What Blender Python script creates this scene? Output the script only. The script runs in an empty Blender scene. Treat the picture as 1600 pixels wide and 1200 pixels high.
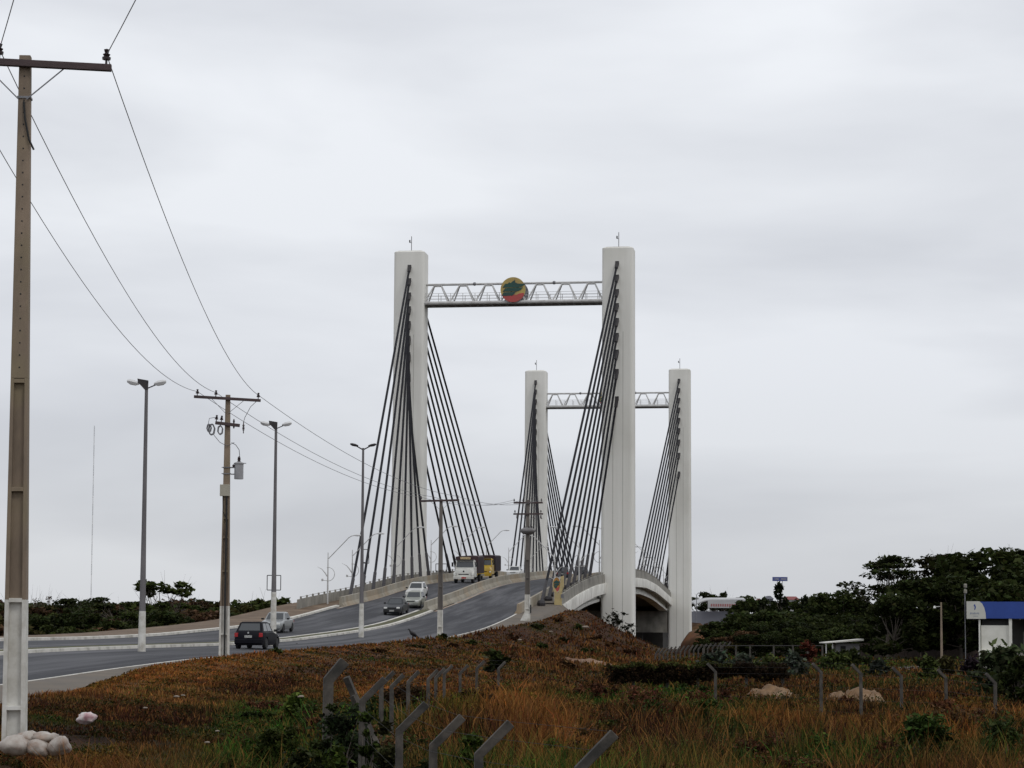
import bpy, math, random
import numpy as np
from mathutils import Vector, Matrix
R = math.radians
random.seed(7)
rng = np.random.default_rng(7)
sc = bpy.context.scene
COL = sc.collection
E = 4.0                      # eye height above datum

# ------------------------------------------------------------------ camera
F_PX = 3400.0
PITCH = math.atan(262 / F_PX)
SHIFT = 126.0
ROLL = R(0.3)
cd = bpy.data.cameras.new('camera')
cam = bpy.data.objects.new('camera', cd)
COL.objects.link(cam)
sc.camera = cam
cd.sensor_width = 36.0
cd.lens = 36.0 * F_PX / 1600.0
cd.shift_y = SHIFT / 1600.0
cd.clip_start = 0.2
cd.clip_end = 9000
CROT = Matrix.Rotation(math.pi / 2 + PITCH, 3, 'X') @ Matrix.Rotation(ROLL, 3, 'Z')
cam.matrix_world = Matrix.Translation((0, 0, E)) @ CROT.to_4x4()

def at(px, py, Y):
    """point of the place seen at a pixel of the 1600x1200 photograph, Y metres ahead"""
    d = CROT @ Vector(((px - 800) / F_PX, (600 - py + SHIFT) / F_PX, -1))
    k = Y / d.y
    return Vector((d.x * k, Y, E + d.z * k))

# ------------------------------------------------------------------ materials
MATS = {}
def nodes(name):
    m = bpy.data.materials.new(name)
    m.use_nodes = True
    nt = m.node_tree
    return m, nt, nt.nodes['Principled BSDF']

def mat(name, c1, c2=None, scale=3.0, rough=0.8, bump=0.0, metal=0.0, stretch=(1, 1, 1), rotz=0.0, coat=0.0,
        detail=6, lo=0.35, hi=0.65, bscale=None, coord='Object', spec=0.5, c3=None, s3=1.0, lo3=.5, hi3=.75):
    if name in MATS: return MATS[name]
    m, nt, b = nodes(name)
    N, L = nt.nodes, nt.links
    b.inputs['Roughness'].default_value = rough
    b.inputs['Metallic'].default_value = metal
    b.inputs['Coat Weight'].default_value = coat
    b.inputs['Specular IOR Level'].default_value = spec
    b.inputs['Base Color'].default_value = (*c1, 1)
    if c2 is not None or bump:
        tc = N.new('ShaderNodeTexCoord'); mp = N.new('ShaderNodeMapping')
        mp.vector_type = 'TEXTURE'
        mp.inputs['Rotation'].default_value = (0, 0, rotz)
        mp.inputs['Scale'].default_value = tuple(1 / s for s in stretch)
        L.new(tc.outputs[coord], mp.inputs['Vector'])
        nz = N.new('ShaderNodeTexNoise'); nz.inputs['Scale'].default_value = scale; nz.inputs['Detail'].default_value = detail
        nz.inputs['Roughness'].default_value = 0.62
        L.new(mp.outputs[0], nz.inputs['Vector'])
        if c2 is not None:
            rp = N.new('ShaderNodeValToRGB')
            rp.color_ramp.elements[0].position = lo; rp.color_ramp.elements[0].color = (*c1, 1)
            rp.color_ramp.elements[1].position = hi; rp.color_ramp.elements[1].color = (*c2, 1)
            L.new(nz.outputs['Fac'], rp.inputs['Fac'])
            out = rp.outputs['Color']
            if c3 is not None:
                n3 = N.new('ShaderNodeTexNoise'); n3.inputs['Scale'].default_value = s3; n3.inputs['Detail'].default_value = 4
                L.new(tc.outputs[coord], n3.inputs['Vector'])
                mr = N.new('ShaderNodeMapRange'); mr.inputs['From Min'].default_value = lo3; mr.inputs['From Max'].default_value = hi3
                L.new(n3.outputs['Fac'], mr.inputs['Value'])
                mx = N.new('ShaderNodeMix'); mx.data_type = 'RGBA'
                L.new(mr.outputs[0], mx.inputs['Factor']); L.new(out, mx.inputs['A']); mx.inputs['B'].default_value = (*c3, 1)
                out = mx.outputs['Result']
            L.new(out, b.inputs['Base Color'])
        if bump:
            bp = N.new('ShaderNodeBump'); bp.inputs['Strength'].default_value = bump; bp.inputs['Distance'].default_value = 0.05
            if bscale:
                n2 = N.new('ShaderNodeTexNoise'); n2.inputs['Scale'].default_value = bscale; n2.inputs['Detail'].default_value = 4
                L.new(tc.outputs[coord], n2.inputs['Vector']); L.new(n2.outputs['Fac'], bp.inputs['Height'])
            else:
                L.new(nz.outputs['Fac'], bp.inputs['Height'])
            L.new(bp.outputs['Normal'], b.inputs['Normal'])
    MATS[name] = m
    return m

def leafmat(name, gain=(1, 1, 1), rough=0.75, trans=0.25, vary=0.35):
    """foliage: vertex colour, per-object variation, a little light through the leaf"""
    if name in MATS: return MATS[name]
    m, nt, b = nodes(name)
    N, L = nt.nodes, nt.links
    at_ = N.new('ShaderNodeVertexColor'); at_.layer_name = 'Col'
    oi = N.new('ShaderNodeObjectInfo')
    mr = N.new('ShaderNodeMapRange'); mr.inputs['To Min'].default_value = 1 - vary; mr.inputs['To Max'].default_value = 1 + vary
    L.new(oi.outputs['Random'], mr.inputs['Value'])
    v1 = N.new('ShaderNodeVectorMath'); v1.operation = 'SCALE'
    L.new(at_.outputs['Color'], v1.inputs[0]); L.new(mr.outputs[0], v1.inputs['Scale'])
    v2 = N.new('ShaderNodeVectorMath'); v2.operation = 'MULTIPLY'; v2.inputs[1].default_value = gain
    L.new(v1.outputs[0], v2.inputs[0])
    L.new(v2.outputs[0], b.inputs['Base Color'])
    b.inputs['Roughness'].default_value = rough
    b.inputs['Specular IOR Level'].default_value = 0.06
    if trans:
        tr = N.new('ShaderNodeBsdfTranslucent'); L.new(v2.outputs[0], tr.inputs['Color'])
        mx = N.new('ShaderNodeMixShader'); mx.inputs[0].default_value = trans
        L.new(b.outputs[0], mx.inputs[1]); L.new(tr.outputs[0], mx.inputs[2])
        L.new(mx.outputs[0], N['Material Output'].inputs['Surface'])
    MATS[name] = m
    return m

ANG = math.atan2(0.1371, 0.9906)
M_tower = mat('painted_concrete', (.80, .79, .745), (.67, .66, .61), 0.35, .85, .12, stretch=(1.6, 1.6, .10), bscale=6, lo=.4, hi=.75, coord='Object', c3=(.58, .565, .51), s3=.09, lo3=.55, hi3=.85)
M_groove = mat('dark_joint', (.38, .37, .34), (.46, .45, .41), 3, .9)
M_conc = mat('grey_concrete', (.30, .285, .25), (.19, .18, .155), 1.1, .9, .2, stretch=(1, 1, .5), c3=(.12, .11, .10), s3=.35)
M_barrier = mat('barrier_concrete', (.34, .315, .26), (.23, .205, .16), .8, .9, .15, stretch=(1, 1, .4), c3=(.30, .21, .12), s3=.25, lo3=.45, hi3=.8)
M_white_band = mat('white_washed_beam', (.78, .77, .72), (.58, .56, .51), .9, .85, .1, stretch=(1, 1, .3), c3=(.33, .31, .28), s3=.4, lo3=.5, hi3=.85)
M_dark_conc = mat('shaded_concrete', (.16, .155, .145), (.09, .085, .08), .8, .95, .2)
M_white_paint = mat('white_lime_wash', (.68, .67, .63), (.46, .44, .39), 2.6, .85, .15, c3=(.30, .26, .20), s3=1.3, lo3=.55, hi3=.85)
M_kerb = mat('painted_kerb', (.60, .58, .53), (.30, .28, .24), 1.3, .9, .2, lo=.45, hi=.72)
M_cable = mat('black_cable_sheath', (.008, .008, .012), (.016, .016, .02), 2, .7, spec=.2)
M_steel_w = mat('white_steel', (.55, .55, .54), (.40, .39, .38), 1.5, .5)
M_steel_g = mat('grey_steel', (.22, .22, .23), (.14, .14, .15), 4, .5, metal=.4)
M_dark_steel = mat('dark_steel', (.022, .021, .026), (.045, .04, .04), 6, .6, metal=.2)
M_lamp_pole = mat('lamp_pole_paint', (.17, .16, .165), (.10, .095, .10), 1.2, .7, stretch=(1, 1, .3))
M_pole_c = mat('weathered_pole_concrete', (.27, .205, .15), (.16, .125, .092), 2.2, .9, .25, stretch=(1, 1, .35), c3=(.25, .21, .12), s3=.6)
M_asphalt = mat('asphalt', (.030, .031, .037), (.100, .100, .108), .9, .85, .25, spec=.3, stretch=(1.0, .022, 1), rotz=-ANG, bscale=18, lo=.40, hi=.63, c3=(.040, .040, .044), s3=.12, lo3=.5, hi3=.75)
M_walk = mat('dusty_pavement', (.095, .084, .068), (.14, .112, .085), .7, .95, .3, c3=(.115, .10, .085), s3=.3)
M_dirt = mat('bare_earth', (.135, .09, .052), (.085, .052, .03), 1.4, .95, .6, c3=(.20, .14, .09), s3=.5)
M_median = mat('median_turf', (.085, .07, .03), (.05, .06, .02), 2.5, .95, .6)
M_black = mat('black_rubber', (.012, .012, .013), (.02, .02, .02), 8, .8)
M_glass = mat('tinted_glass', (.015, .02, .024), None, rough=.06, spec=.9)
M_lens = mat('clear_lens', (.75, .75, .72), None, rough=.15)
M_red = mat('red_lens', (.35, .012, .015), None, rough=.25)
M_wire = mat('aluminium_wire', (.13, .13, .14), None, rough=.5)
M_insul = mat('brown_porcelain', (.03, .018, .02), None, rough=.3)
M_bark = mat('bark', (.075, .06, .05), (.13, .11, .09), 5, .95, .5, stretch=(1, 1, .3))

# ------------------------------------------------------------------ mesh builder
class MB:
    def __init__(s): s.v = []; s.f = []; s.c = []
    def add(s, vs, fs):
        n = len(s.v); s.v += [tuple(v) for v in vs]; s.f += [tuple(i + n for i in f) for f in fs]; return s
    def box(s, c, d, rz=0.0, m=None):
        hx, hy, hz = d[0] / 2, d[1] / 2, d[2] / 2
        vs = [Vector((x, y, z)) for z in (-hz, hz) for x, y in ((-hx, -hy), (hx, -hy), (hx, hy), (-hx, hy))]
        if m is not None: vs = [m @ v for v in vs]
        elif rz:
            r = Matrix.Rotation(rz, 3, 'Z'); vs = [r @ v for v in vs]
        c = Vector(c)
        return s.add([v + c for v in vs], [(3, 2, 1, 0), (4, 5, 6, 7), (0, 1, 5, 4), (1, 2, 6, 5), (2, 3, 7, 6), (3, 0, 4, 7)])
    def loft(s, rings, cap=True):
        n = len(rings[0]); b = len(s.v)
        for r in rings: s.v += [tuple(p) for p in r]
        for i in range(len(rings) - 1):
            for j in range(n):
                a = b + i * n + j; a2 = b + i * n + (j + 1) % n
                s.f.append((a, a2, a2 + n, a + n))
        if cap:
            s.f.append(tuple(b + j for j in reversed(range(n))))
            s.f.append(tuple(b + (len(rings) - 1) * n + j for j in range(n)))
        return s
    def tube(s, pts, rad, n=8, cap=True):
        pts = [Vector(p) for p in pts]
        if not hasattr(rad, '__len__'): rad = [rad] * len(pts)
        rings = []
        up = None
        for i, p in enumerate(pts):
            d = (pts[min(i + 1, len(pts) - 1)] - pts[max(i - 1, 0)]).normalized()
            if up is None:
                up = Vector((0, 0, 1)) if abs(d.z) < .9 else Vector((1, 0, 0))
            a = d.cross(up).normalized(); up2 = a.cross(d).normalized(); up = up2
            rings.append([p + (a * math.cos(q) + up2 * math.sin(q)) * rad[i] for q in [2 * math.pi * k / n for k in range(n)]])
        return s.loft([list(reversed(r)) for r in rings], cap)
    def lathe(s, c, prof, n=16, axis='Z'):
        c = Vector(c); rings = []
        for r, h in prof:
            ring = []
            for k in range(n):
                q = 2 * math.pi * k / n; x, y = r * math.cos(q), r * math.sin(q)
                v = {'Z': Vector((x, y, h)), 'X': Vector((h, x, y)), 'Y': Vector((y, h, x))}[axis]
                ring.append(c + v)
            rings.append(ring)
        return s.loft(rings)
    def quad(s, a, b, c, d): return s.add([a, b, c, d], [(0, 1, 2, 3)])
    def prism(s, poly, d):
        """extrude polygon (list of Vector) by vector d"""
        d = Vector(d); poly = [Vector(p) for p in poly]
        return s.loft([poly, [p + d for p in poly]])
    def build(s, name, material, parent=None, smooth=None, bevel=0, seg=2, loc=None):
        me = bpy.data.meshes.new(name)
        me.from_pydata(s.v, [], s.f); me.update()
        import bmesh
        bm = bmesh.new(); bm.from_mesh(me); bmesh.ops.recalc_face_normals(bm, faces=bm.faces); bm.to_mesh(me); bm.free()
        me.materials.append(material)
        if smooth:
            me.polygons.foreach_set('use_smooth', [True] * len(me.polygons))
            me.set_sharp_from_angle(angle=R(smooth))
        o = bpy.data.objects.new(name, me); COL.objects.link(o)
        if parent is not None: o.parent = parent
        if loc is not None: o.location = loc
        if bevel:
            b = o.modifiers.new('bevel', 'BEVEL'); b.width = bevel; b.segments = seg; b.limit_method = 'ANGLE'; b.angle_limit = R(35)
        return o

def tag(o, label=None, cat=None, group=None, kind=None):
    if label: o['label'] = label
    if cat: o['category'] = cat
    if group: o['group'] = group
    if kind: o['kind'] = kind
    return o

def empty(name, loc=(0, 0, 0), rz=0.0, label=None, cat=None, group=None):
    o = bpy.data.objects.new(name, None); COL.objects.link(o)
    o.location = loc; o.rotation_euler = (0, 0, rz); o.empty_display_size = .3
    return tag(o, label, cat, group)

def dup(o, parent=None):
    c = o.copy(); COL.objects.link(c)
    if parent is not None: c.parent = parent
    for ch in list(o.children): dup(ch, c)
    return c

def place(o, loc, rz=0.0, label=None, group=None, scale=None):
    o.location = loc; o.rotation_euler = (0, 0, rz)
    if label: o['label'] = label
    if group: o['group'] = group
    if scale: o.scale = scale if hasattr(scale, '__len__') else (scale,) * 3
    return o

def np_mesh(name, V, Fc, material, colors=None, parent=None, nper=3):
    """big triangle/quad soups: V (n,3), Fc (m,nper), colors (n,3)"""
    me = bpy.data.meshes.new(name)
    V = np.ascontiguousarray(V, dtype=np.float32); Fc = np.ascontiguousarray(Fc, dtype=np.int32)
    me.vertices.add(len(V)); me.vertices.foreach_set('co', V.ravel())
    me.loops.add(Fc.size); me.loops.foreach_set('vertex_index', Fc.ravel())
    me.polygons.add(len(Fc)); me.polygons.foreach_set('loop_start', np.arange(0, Fc.size, nper, dtype=np.int32))
    me.update(calc_edges=True)
    if colors is not None:
        ca = me.color_attributes.new('Col', 'FLOAT_COLOR', 'POINT')
        c4 = np.ones((len(V), 4), dtype=np.float32); c4[:, :3] = colors
        ca.data.foreach_set('color', c4.ravel())
    me.materials.append(material)
    o = bpy.data.objects.new(name, me); COL.objects.link(o)
    if parent is not None: o.parent = parent
    return o

# ------------------------------------------------------------------ road frame
UX, UY = 0.1371, 0.9906
A0 = (0.15, 247.0)
def xy(t, w): return (A0[0] + UX * t + UY * w, A0[1] + UY * t - UX * w)
def tw(x, y):
    dx, dy = x - A0[0], y - A0[1]
    return (dx * UX + dy * UY, dx * UY - dy * UX)

class Curve:
    def __init__(s, pts):
        s.x = np.array([p[0] for p in pts], float); s.y = np.array([p[1] for p in pts], float)
        d = np.diff(s.y) / np.diff(s.x); m = np.zeros(len(s.x))
        m[1:-1] = np.where(d[:-1] * d[1:] > 0, 2 * d[:-1] * d[1:] / (d[:-1] + d[1:] + 1e-12), 0)
        m[0], m[-1] = d[0], d[-1]; s.m = m
    def __call__(s, q):
        q = np.clip(np.asarray(q, float), s.x[0], s.x[-1])
        i = np.clip(np.searchsorted(s.x, q) - 1, 0, len(s.x) - 2)
        h = s.x[i + 1] - s.x[i]; u = (q - s.x[i]) / h
        return ((2 * u**3 - 3 * u**2 + 1) * s.y[i] + (u**3 - 2 * u**2 + u) * h * s.m[i]
                + (-2 * u**3 + 3 * u**2) * s.y[i + 1] + (u**3 - u**2) * h * s.m[i + 1])
_half = Curve([(-420, -3.6), (-300, -3.2), (-250, -2.9), (-212, -2.35), (-190, -1.85), (-176, -1.5), (-165, -1.18), (-154, -.95), (-139, -.86), (-124, -.8),
               (-109, -.62), (-100, -.39), (-87, 0.0), (-76, .45), (-65, 1.13), (-55, 1.88), (-39, 3.08), (-27, 4.08), (-12.6, 5.08), (0, 5.68), (20, 6.55), (38, 7.2), (57.5, 7.5)])
def prof(t):
    t = np.asarray(t, float)
    return _half(np.where(t > 57.5, 115 - t, t))
def smooth(a, b, x):
    u = np.clip((np.asarray(x, float) - a) / (b - a), 0, 1); return u * u * (3 - 2 * u)
def rz(t, w):
    """road surface height"""
    tt = np.where(np.asarray(t) > 57.5, 115 - np.asarray(t, float), t)
    k = 0.03 * (1 - smooth(-62, -30, tt))
    return E + prof(t) - k * np.asarray(w, float)

def sweep(name, profile, t0, t1, material, step=3.0, closed=False, parent=None, w_fn=None, smooth_a=30, flat=False, cap=True):
    """profile: list of (w, dz) swept along the road; closed: a solid"""
    mb = MB(); n = max(2, int(abs(t1 - t0) / step) + 1)
    rings = []
    for i in range(n):
        t = t0 + (t1 - t0) * i / (n - 1)
        ring = []
        for (w, dz) in profile:
            ww = w_fn(t, w) if w_fn else w
            x, y = xy(t, ww)
            ring.append((x, y, float(rz(t, 0 if flat else ww)) + dz))
        rings.append(ring)
    if closed: mb.loft(rings, cap)
    else:
        m = len(profile); b = 0
        for r in rings: mb.v += r
        for i in range(n - 1):
            for j in range(m - 1):
                a = i * m + j
                mb.f.append((a, a + 1, a + 1 + m, a + m))
    return mb.build(name, material, parent, smooth=smooth_a)

# ------------------------------------------------------------------ terrain
_wc = Curve([(-420, 19), (-230, 19), (-212, 18.5), (-190, 15), (-178, 12), (-168, 10.8), (-155, 10.6), (-140, 10.6), (-104, 10.6), (-90, 10.8), (-75, 11.5), (-63, 12), (-50, 13), (-30, 13)])
_zc = Curve([(-420, -2), (-240, -1.7), (-212, -1.62), (-190, -1.7), (-178, -1.55), (-168, -1.24), (-155, -1.0), (-140, -.80), (-125, -.62), (-110, -.46), (-104, -.42), (-90, .0), (-75, .62), (-63, 1.15), (-50, 1.7), (-30, 2.6)])
_pw = Curve([(-420, 13), (-191, 13), (-178, 10.7), (-168, 9.4), (-150, 9.2), (-84, 9.3), (-66, 10.6), (-30, 10.6)])
_wt = Curve([(-420, 34), (-247, 31), (-225, 28), (-208, 25.3), (-190, 25), (-170, 24), (-140, 23), (-80, 22), (-30, 22)])
_ph = rng.uniform(0, 6.28, (24,)); _dr = rng.uniform(0, 6.28, (24,))
def wav(x, y, L, k0=0):
    s = 0
    for k in range(4):
        a = _dr[(k0 + k) % 24]; f = 6.28 / (L * (0.7 + .35 * k))
        s = s + np.sin((x * math.cos(a) + y * math.sin(a)) * f + _ph[(k0 + k) % 24] + 1.3 * np.sin((x * math.sin(a) - y * math.cos(a)) * f * .6))
    return s / 4
def field(x, y):
    z = -2.85 + .60 * smooth(70, 135, y) - .35 * smooth(150, 240, y) * (x < 40)
    z = z + .55 * np.exp(-((x + 6 - (y - 40) * .155) / 5.0)**2) * smooth(34, 46, y) * (1 - smooth(78, 100, y))
    z = z + .16 * wav(x, y, 9, 3) + .07 * wav(x, y, 3, 9)
    return E + z
def ground(x, y):
    x = np.asarray(x, float); y = np.asarray(y, float)
    t, w = tw(x, y)
    tm = np.where(t > 57.5, 115 - t, t)
    f = field(x, y)
    left = E - 4.2 + .3 * wav(x, y, 25, 5) + 0 * x
    f = np.where(w < 0, np.where(t > -44, np.minimum(f, left + 1.4), left), f)
    road = rz(t, np.clip(w, -13, 12))
    wc, zc, wt = _wc(tm), E + _zc(tm), _wt(tm)
    r = road - .35
    pw = _pw(tm); wc = np.maximum(wc, pw + 1.2)
    r = np.where(w > pw - .2, road - .35 + (zc - road + .35) * smooth(0, 1.3, w - pw + .2) * np.where(wc < pw + 2.4, 1, np.clip((w - pw + .2) / (wc - pw + .2), 0, 1) * .6 + .4), r)
    r = np.where(w > wc, zc + (f - zc) * np.clip((w - wc) / np.maximum(wt - wc, 1), 0, 1) ** .85, r)
    r = np.where(w > wt, f, r)
    wl = -13.5
    r = np.where(w < wl, road - .1 + (left - road + .1) * smooth(0, 14, -(w - wl)), r)
    r = r + (.05 * wav(x, y, 2.2, 11) + .10 * wav(x, y, 6, 2)) * smooth(12, 14, w)
    # the spill cones at both abutments
    k = smooth(-44, -33.5, tm)
    z = r * (1 - k) + f * k
    # rise the photographer stands on
    d = np.sqrt(x**2 + (y + 2)**2)
    z = z + (E - 1.66 - z) * (1 - smooth(9, 22, d))
    # river channel under the main span
    z = z - 3.0 * smooth(12, 30, tm) * (t > 0) * (t < 115) * smooth(-120, -60, w) * (1 - smooth(40, 60, w))
    return z

def grid_axis(segs):
    a = []
    for s, e, st in segs: a += list(np.arange(s, e, st))
    return np.array(a + [segs[-1][1]])
gx = grid_axis([(-3000, -400, 200), (-400, -120, 20), (-120, -60, 4), (-60, 70, 1.0), (70, 140, 3), (140, 400, 20), (400, 3000, 200)])
gy = grid_axis([(-200, -30, 15), (-30, 24, 2), (24, 130, 1.0), (130, 260, 1.5), (260, 420, 6), (420, 1000, 40), (1000, 7000, 400)])
GX, GY = np.meshgrid(gx, gy)
GZ = ground(GX, GY)
V = np.stack([GX.ravel(), GY.ravel(), GZ.ravel()], 1)
nx, ny = len(gx), len(gy)
ii, jj = np.meshgrid(np.arange(nx - 1), np.arange(ny - 1)); q = (jj * nx + ii).ravel()
Fq = np.stack([q, q + 1, q + 1 + nx, q + nx], 1)
ZONES = []
def zone(kind, z, *items):
    for px, py, rx, ry in items:
        Yc = z * F_PX / (py - 988); ZONES.append((kind, (px - 800) / F_PX * Yc, Yc, rx / F_PX * Yc * 1.25, max(1.2, ry / (py - 988) * Yc * 1.25)))
zone('green', 2.0, (415, 1108, 55, 22), (485, 1150, 90, 34), (560, 1115, 45, 38), (840, 1178, 120, 16), (1000, 1188, 160, 12), (700, 1098, 50, 14))
zone('green', 2.5, (1085, 1088, 55, 14), (1150, 1135, 70, 18), (1200, 1172, 120, 18), (1440, 1150, 70, 36), (1565, 1130, 60, 36), (960, 1096, 40, 8), (1330, 1180, 90, 14))
zone('orange', 1.8, (300, 1062, 90, 14), (150, 1165, 60, 16), (380, 1048, 60, 9), (230, 1168, 40, 12), (30, 1150, 30, 8), (130, 1088, 40, 7))
zone('orange', 2.1, (560, 1040, 70, 9), (625, 1085, 70, 14), (880, 1120, 60, 22), (1235, 1105, 60, 16), (1400, 1108, 110, 14), (1570, 1085, 40, 12), (790, 1100, 60, 20))
zone('maroon', 1.8, (60, 1115, 60, 16), (250, 1118, 80, 18), (330, 1176, 60, 12), (120, 1135, 80, 10), (420, 1070, 40, 8))
zone('maroon', 2.4, (1010, 1130, 120, 20), (1230, 1136, 70, 14), (1480, 1115, 60, 16), (740, 1150, 60, 20), (1080, 1160, 80, 10), (1340, 1145, 60, 12))
def ground_colour(x, y):
    """dry red-brown grass, straw, green hollows, bare earth: shared by the ground and what grows on it"""
    t, w = tw(x, y)
    n1, n2, n3 = wav(x, y, 11, 0), wav(x, y, 4.2, 7), wav(x, y, 2.0, 13)
    brown = np.array([.066, .031, .014]); straw = np.array([.150, .084, .031]); dark = np.array([.024, .012, .009]); green = np.array([.030, .046, .011])
    c = np.ones(x.shape + (3,)) * brown
    def mixin(c, col, k): return c + (col - c) * np.clip(k, 0, 1)[..., None]
    c = mixin(c, straw, .15 + 1.0 * n2 + .7 * n1)
    c = mixin(c, dark, .12 - 1.3 * n3 + .8 * wav(x, y, 6.5, 19) + .35 * (w > 22) * (y > 30))
    g = 1.5 * wav(x, y, 7.5, 16) - .5 * n3 - .12
    g = g + 1.0 * np.exp(-((x + 1.5) / 3.0)**2 - ((y - 33) / 11)**2)
    g = g + .8 * np.exp(-((x - 7) / 5.0)**2 - ((y - 38) / 8)**2)
    g = g + .6 * smooth(95, 130, y) * (w > 25)
    g = g - .22 * ((w > 10) & (w < 19)) + .5 * smooth(36, 26, y) * (x > 1)
    c = mixin(c, green, g)
    wob = 1 + .5 * wav(x, y, 3.1, 5)
    for kind, zx, zy, rx, ry in ZONES:
        k = np.exp(-(((x - zx) / (rx * wob))**2 + ((y - zy) / (ry * wob))**2)**1.5)
        c = mixin(c, {'green': np.array([.024, .062, .012]), 'orange': np.array([.170, .078, .024]), 'maroon': np.array([.026, .011, .008])}[kind], (1.5 if kind == 'green' else 1.1) * k * (.8 + .8 * n3))
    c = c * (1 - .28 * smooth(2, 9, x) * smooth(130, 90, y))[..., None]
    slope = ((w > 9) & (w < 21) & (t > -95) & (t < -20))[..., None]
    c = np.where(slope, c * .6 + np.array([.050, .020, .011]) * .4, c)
    return c
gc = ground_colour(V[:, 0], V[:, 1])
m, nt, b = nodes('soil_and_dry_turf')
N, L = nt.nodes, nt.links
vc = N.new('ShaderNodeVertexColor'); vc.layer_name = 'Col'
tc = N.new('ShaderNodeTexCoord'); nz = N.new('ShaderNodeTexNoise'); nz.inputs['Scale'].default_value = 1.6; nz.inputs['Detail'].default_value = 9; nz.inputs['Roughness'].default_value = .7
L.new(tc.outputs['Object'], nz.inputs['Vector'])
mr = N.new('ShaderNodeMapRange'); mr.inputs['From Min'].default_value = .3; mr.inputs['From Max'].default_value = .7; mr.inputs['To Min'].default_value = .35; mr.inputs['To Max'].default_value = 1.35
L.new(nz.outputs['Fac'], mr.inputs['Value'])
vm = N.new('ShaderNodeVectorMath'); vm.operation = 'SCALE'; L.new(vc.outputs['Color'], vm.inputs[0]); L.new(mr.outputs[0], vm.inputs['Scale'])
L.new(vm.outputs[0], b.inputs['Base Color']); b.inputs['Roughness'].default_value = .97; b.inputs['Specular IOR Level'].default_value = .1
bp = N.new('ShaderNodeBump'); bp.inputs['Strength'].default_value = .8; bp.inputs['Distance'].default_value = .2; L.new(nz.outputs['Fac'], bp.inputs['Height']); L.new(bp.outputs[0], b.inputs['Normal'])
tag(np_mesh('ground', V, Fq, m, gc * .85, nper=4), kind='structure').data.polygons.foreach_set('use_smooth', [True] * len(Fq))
# ------------------------------------------------------------------ roads
T0, T1 = -330, 330
def st(o): return tag(o, kind='structure')
st(sweep('road', [(.62, -.2), (.70, 0), (4, .02), (8.02, 0), (8.1, -.2)], T0, T1, M_asphalt, 2))
st(sweep('road', [(-8.4, -.2), (-8.3, 0), (-4, .02), (-.70, 0), (-.62, -.2)], T0, T1, M_asphalt, 2))
st(sweep('kerb', [(.45, -.1), (.45, .14), (.72, .14), (.74, -.1)], T0, -56.2, M_kerb, 1.5))
st(sweep('kerb', [(-.45, -.1), (-.45, .12), (-.68, .12), (-.70, -.1)], T0, -56.2, M_kerb, 1.5))
st(sweep('kerb', [(-8.28, -.1), (-8.30, .15), (-8.62, .16), (-8.64, -.1)], T0, -53.4, M_kerb, 1.5))
st(sweep('kerb', [(7.98, -.1), (8.0, .05), (8.14, .055), (8.2, -.2)], T0, -56.2, M_white_paint, 1.5))
st(sweep('pavement', [(8.12, -.2), (8.15, .045), (8.8, .035), (10.6, .02), (11.6, -.7)], T0, -43.6, M_walk, 2, w_fn=lambda t, w: w if w < 9 else float(_pw(t)) + (w - 10.6)))
st(sweep('path', [(-14.6, -1.2), (-13.6, 0), (-11, .12), (-8.62, .13), (-8.6, -.2)], T0, -43.6, M_dirt, 2))
tag(sweep('median_turf', [(-.46, .0), (-.44, .10), (0, .17), (.44, .11), (.46, .0)], T0, -56.2, M_median, 1.5), kind='structure')

# ------------------------------------------------------------------ bridge
WP = set()
def world_empty(name, loc, **k):
    o = empty(name, loc, **k); WP.add(o.name); return o
def adopt(o, parent):
    o.parent = parent
    if parent.name in WP: o.matrix_parent_inverse = Matrix.Translation(-parent.location)
    return o
bx0, by0 = xy(0, 0)
BR = world_empty('cable_stayed_bridge', (bx0, by0, E - 3), label='white concrete cable-stayed bridge with four towers, black stays and truss crossbars', cat='bridge')
def bsweep(name, *a, **k):
    o = sweep(name, *a, **k); adopt(o, BR); return o
TB0, TB1 = -43.5, 158.5
bsweep('deck', [(-10.5, -.02), (-10.5, -.38), (10.5, -.38), (10.5, -.02), (0, -.012)], TB0, TB1, M_conc, closed=True)
for s in (-1, 1):
    a, b_ = (TB0, TB1) if s > 0 else (-60, TB1 + 10)
    def P(pr): return [(s * w, z) for w, z in pr]
    bsweep('parapet', P([(10.40, -.1), (10.42, .93), (10.60, .93), (10.64, -.04), (10.62, -.06)]), a, b_, M_conc, 2, closed=True)
    bsweep('edge_beam', P([(10.45, -.06), (10.78, -.04), (10.83, -.16), (10.76, -1.22), (10.45, -1.30), (10.40, -.45)]), TB0, TB1, M_white_band, 2, closed=True)
    bsweep('girder', P([(8.9, -.39), (9.75, -.39), (9.70, -1.75), (10.0, -1.82), (10.0, -2.12), (8.7, -2.12), (8.7, -1.8), (8.9, -1.7)]), TB0, TB1, M_white_band, 2, closed=True)
    bsweep('girder', P([(2.9, -.39), (3.5, -.39), (3.5, -2.0), (2.9, -2.0)]), TB0, TB1, M_dark_conc, 4, closed=True)
    bsweep('walkway', P([(8.36, .10), (10.41, .12)]), TB0, TB1, M_dirt if s < 0 else M_walk, 2)
    bsweep('side_barrier', P([(7.85, -.03), (7.9, .12), (8.06, .35), (8.10, .88), (8.30, .88), (8.34, -.03)]), -53.4 if s < 0 else -56, 171, M_barrier, 2, closed=True)
    # little posts and rail on the parapet
    mb = MB()
    t = a + 1
    pts = []
    while t < b_:
        x, y = xy(t, s * 10.5); z = float(rz(t, s * 10.5))
        mb.box((x, y, z + 1.03), (.16, .16, .24)); pts.append((x, y, z + 1.10)); t += 2.3
    mb.tube(pts, .018, 4)
    adopt(mb.build('parapet_rail', M_conc), BR)
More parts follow.
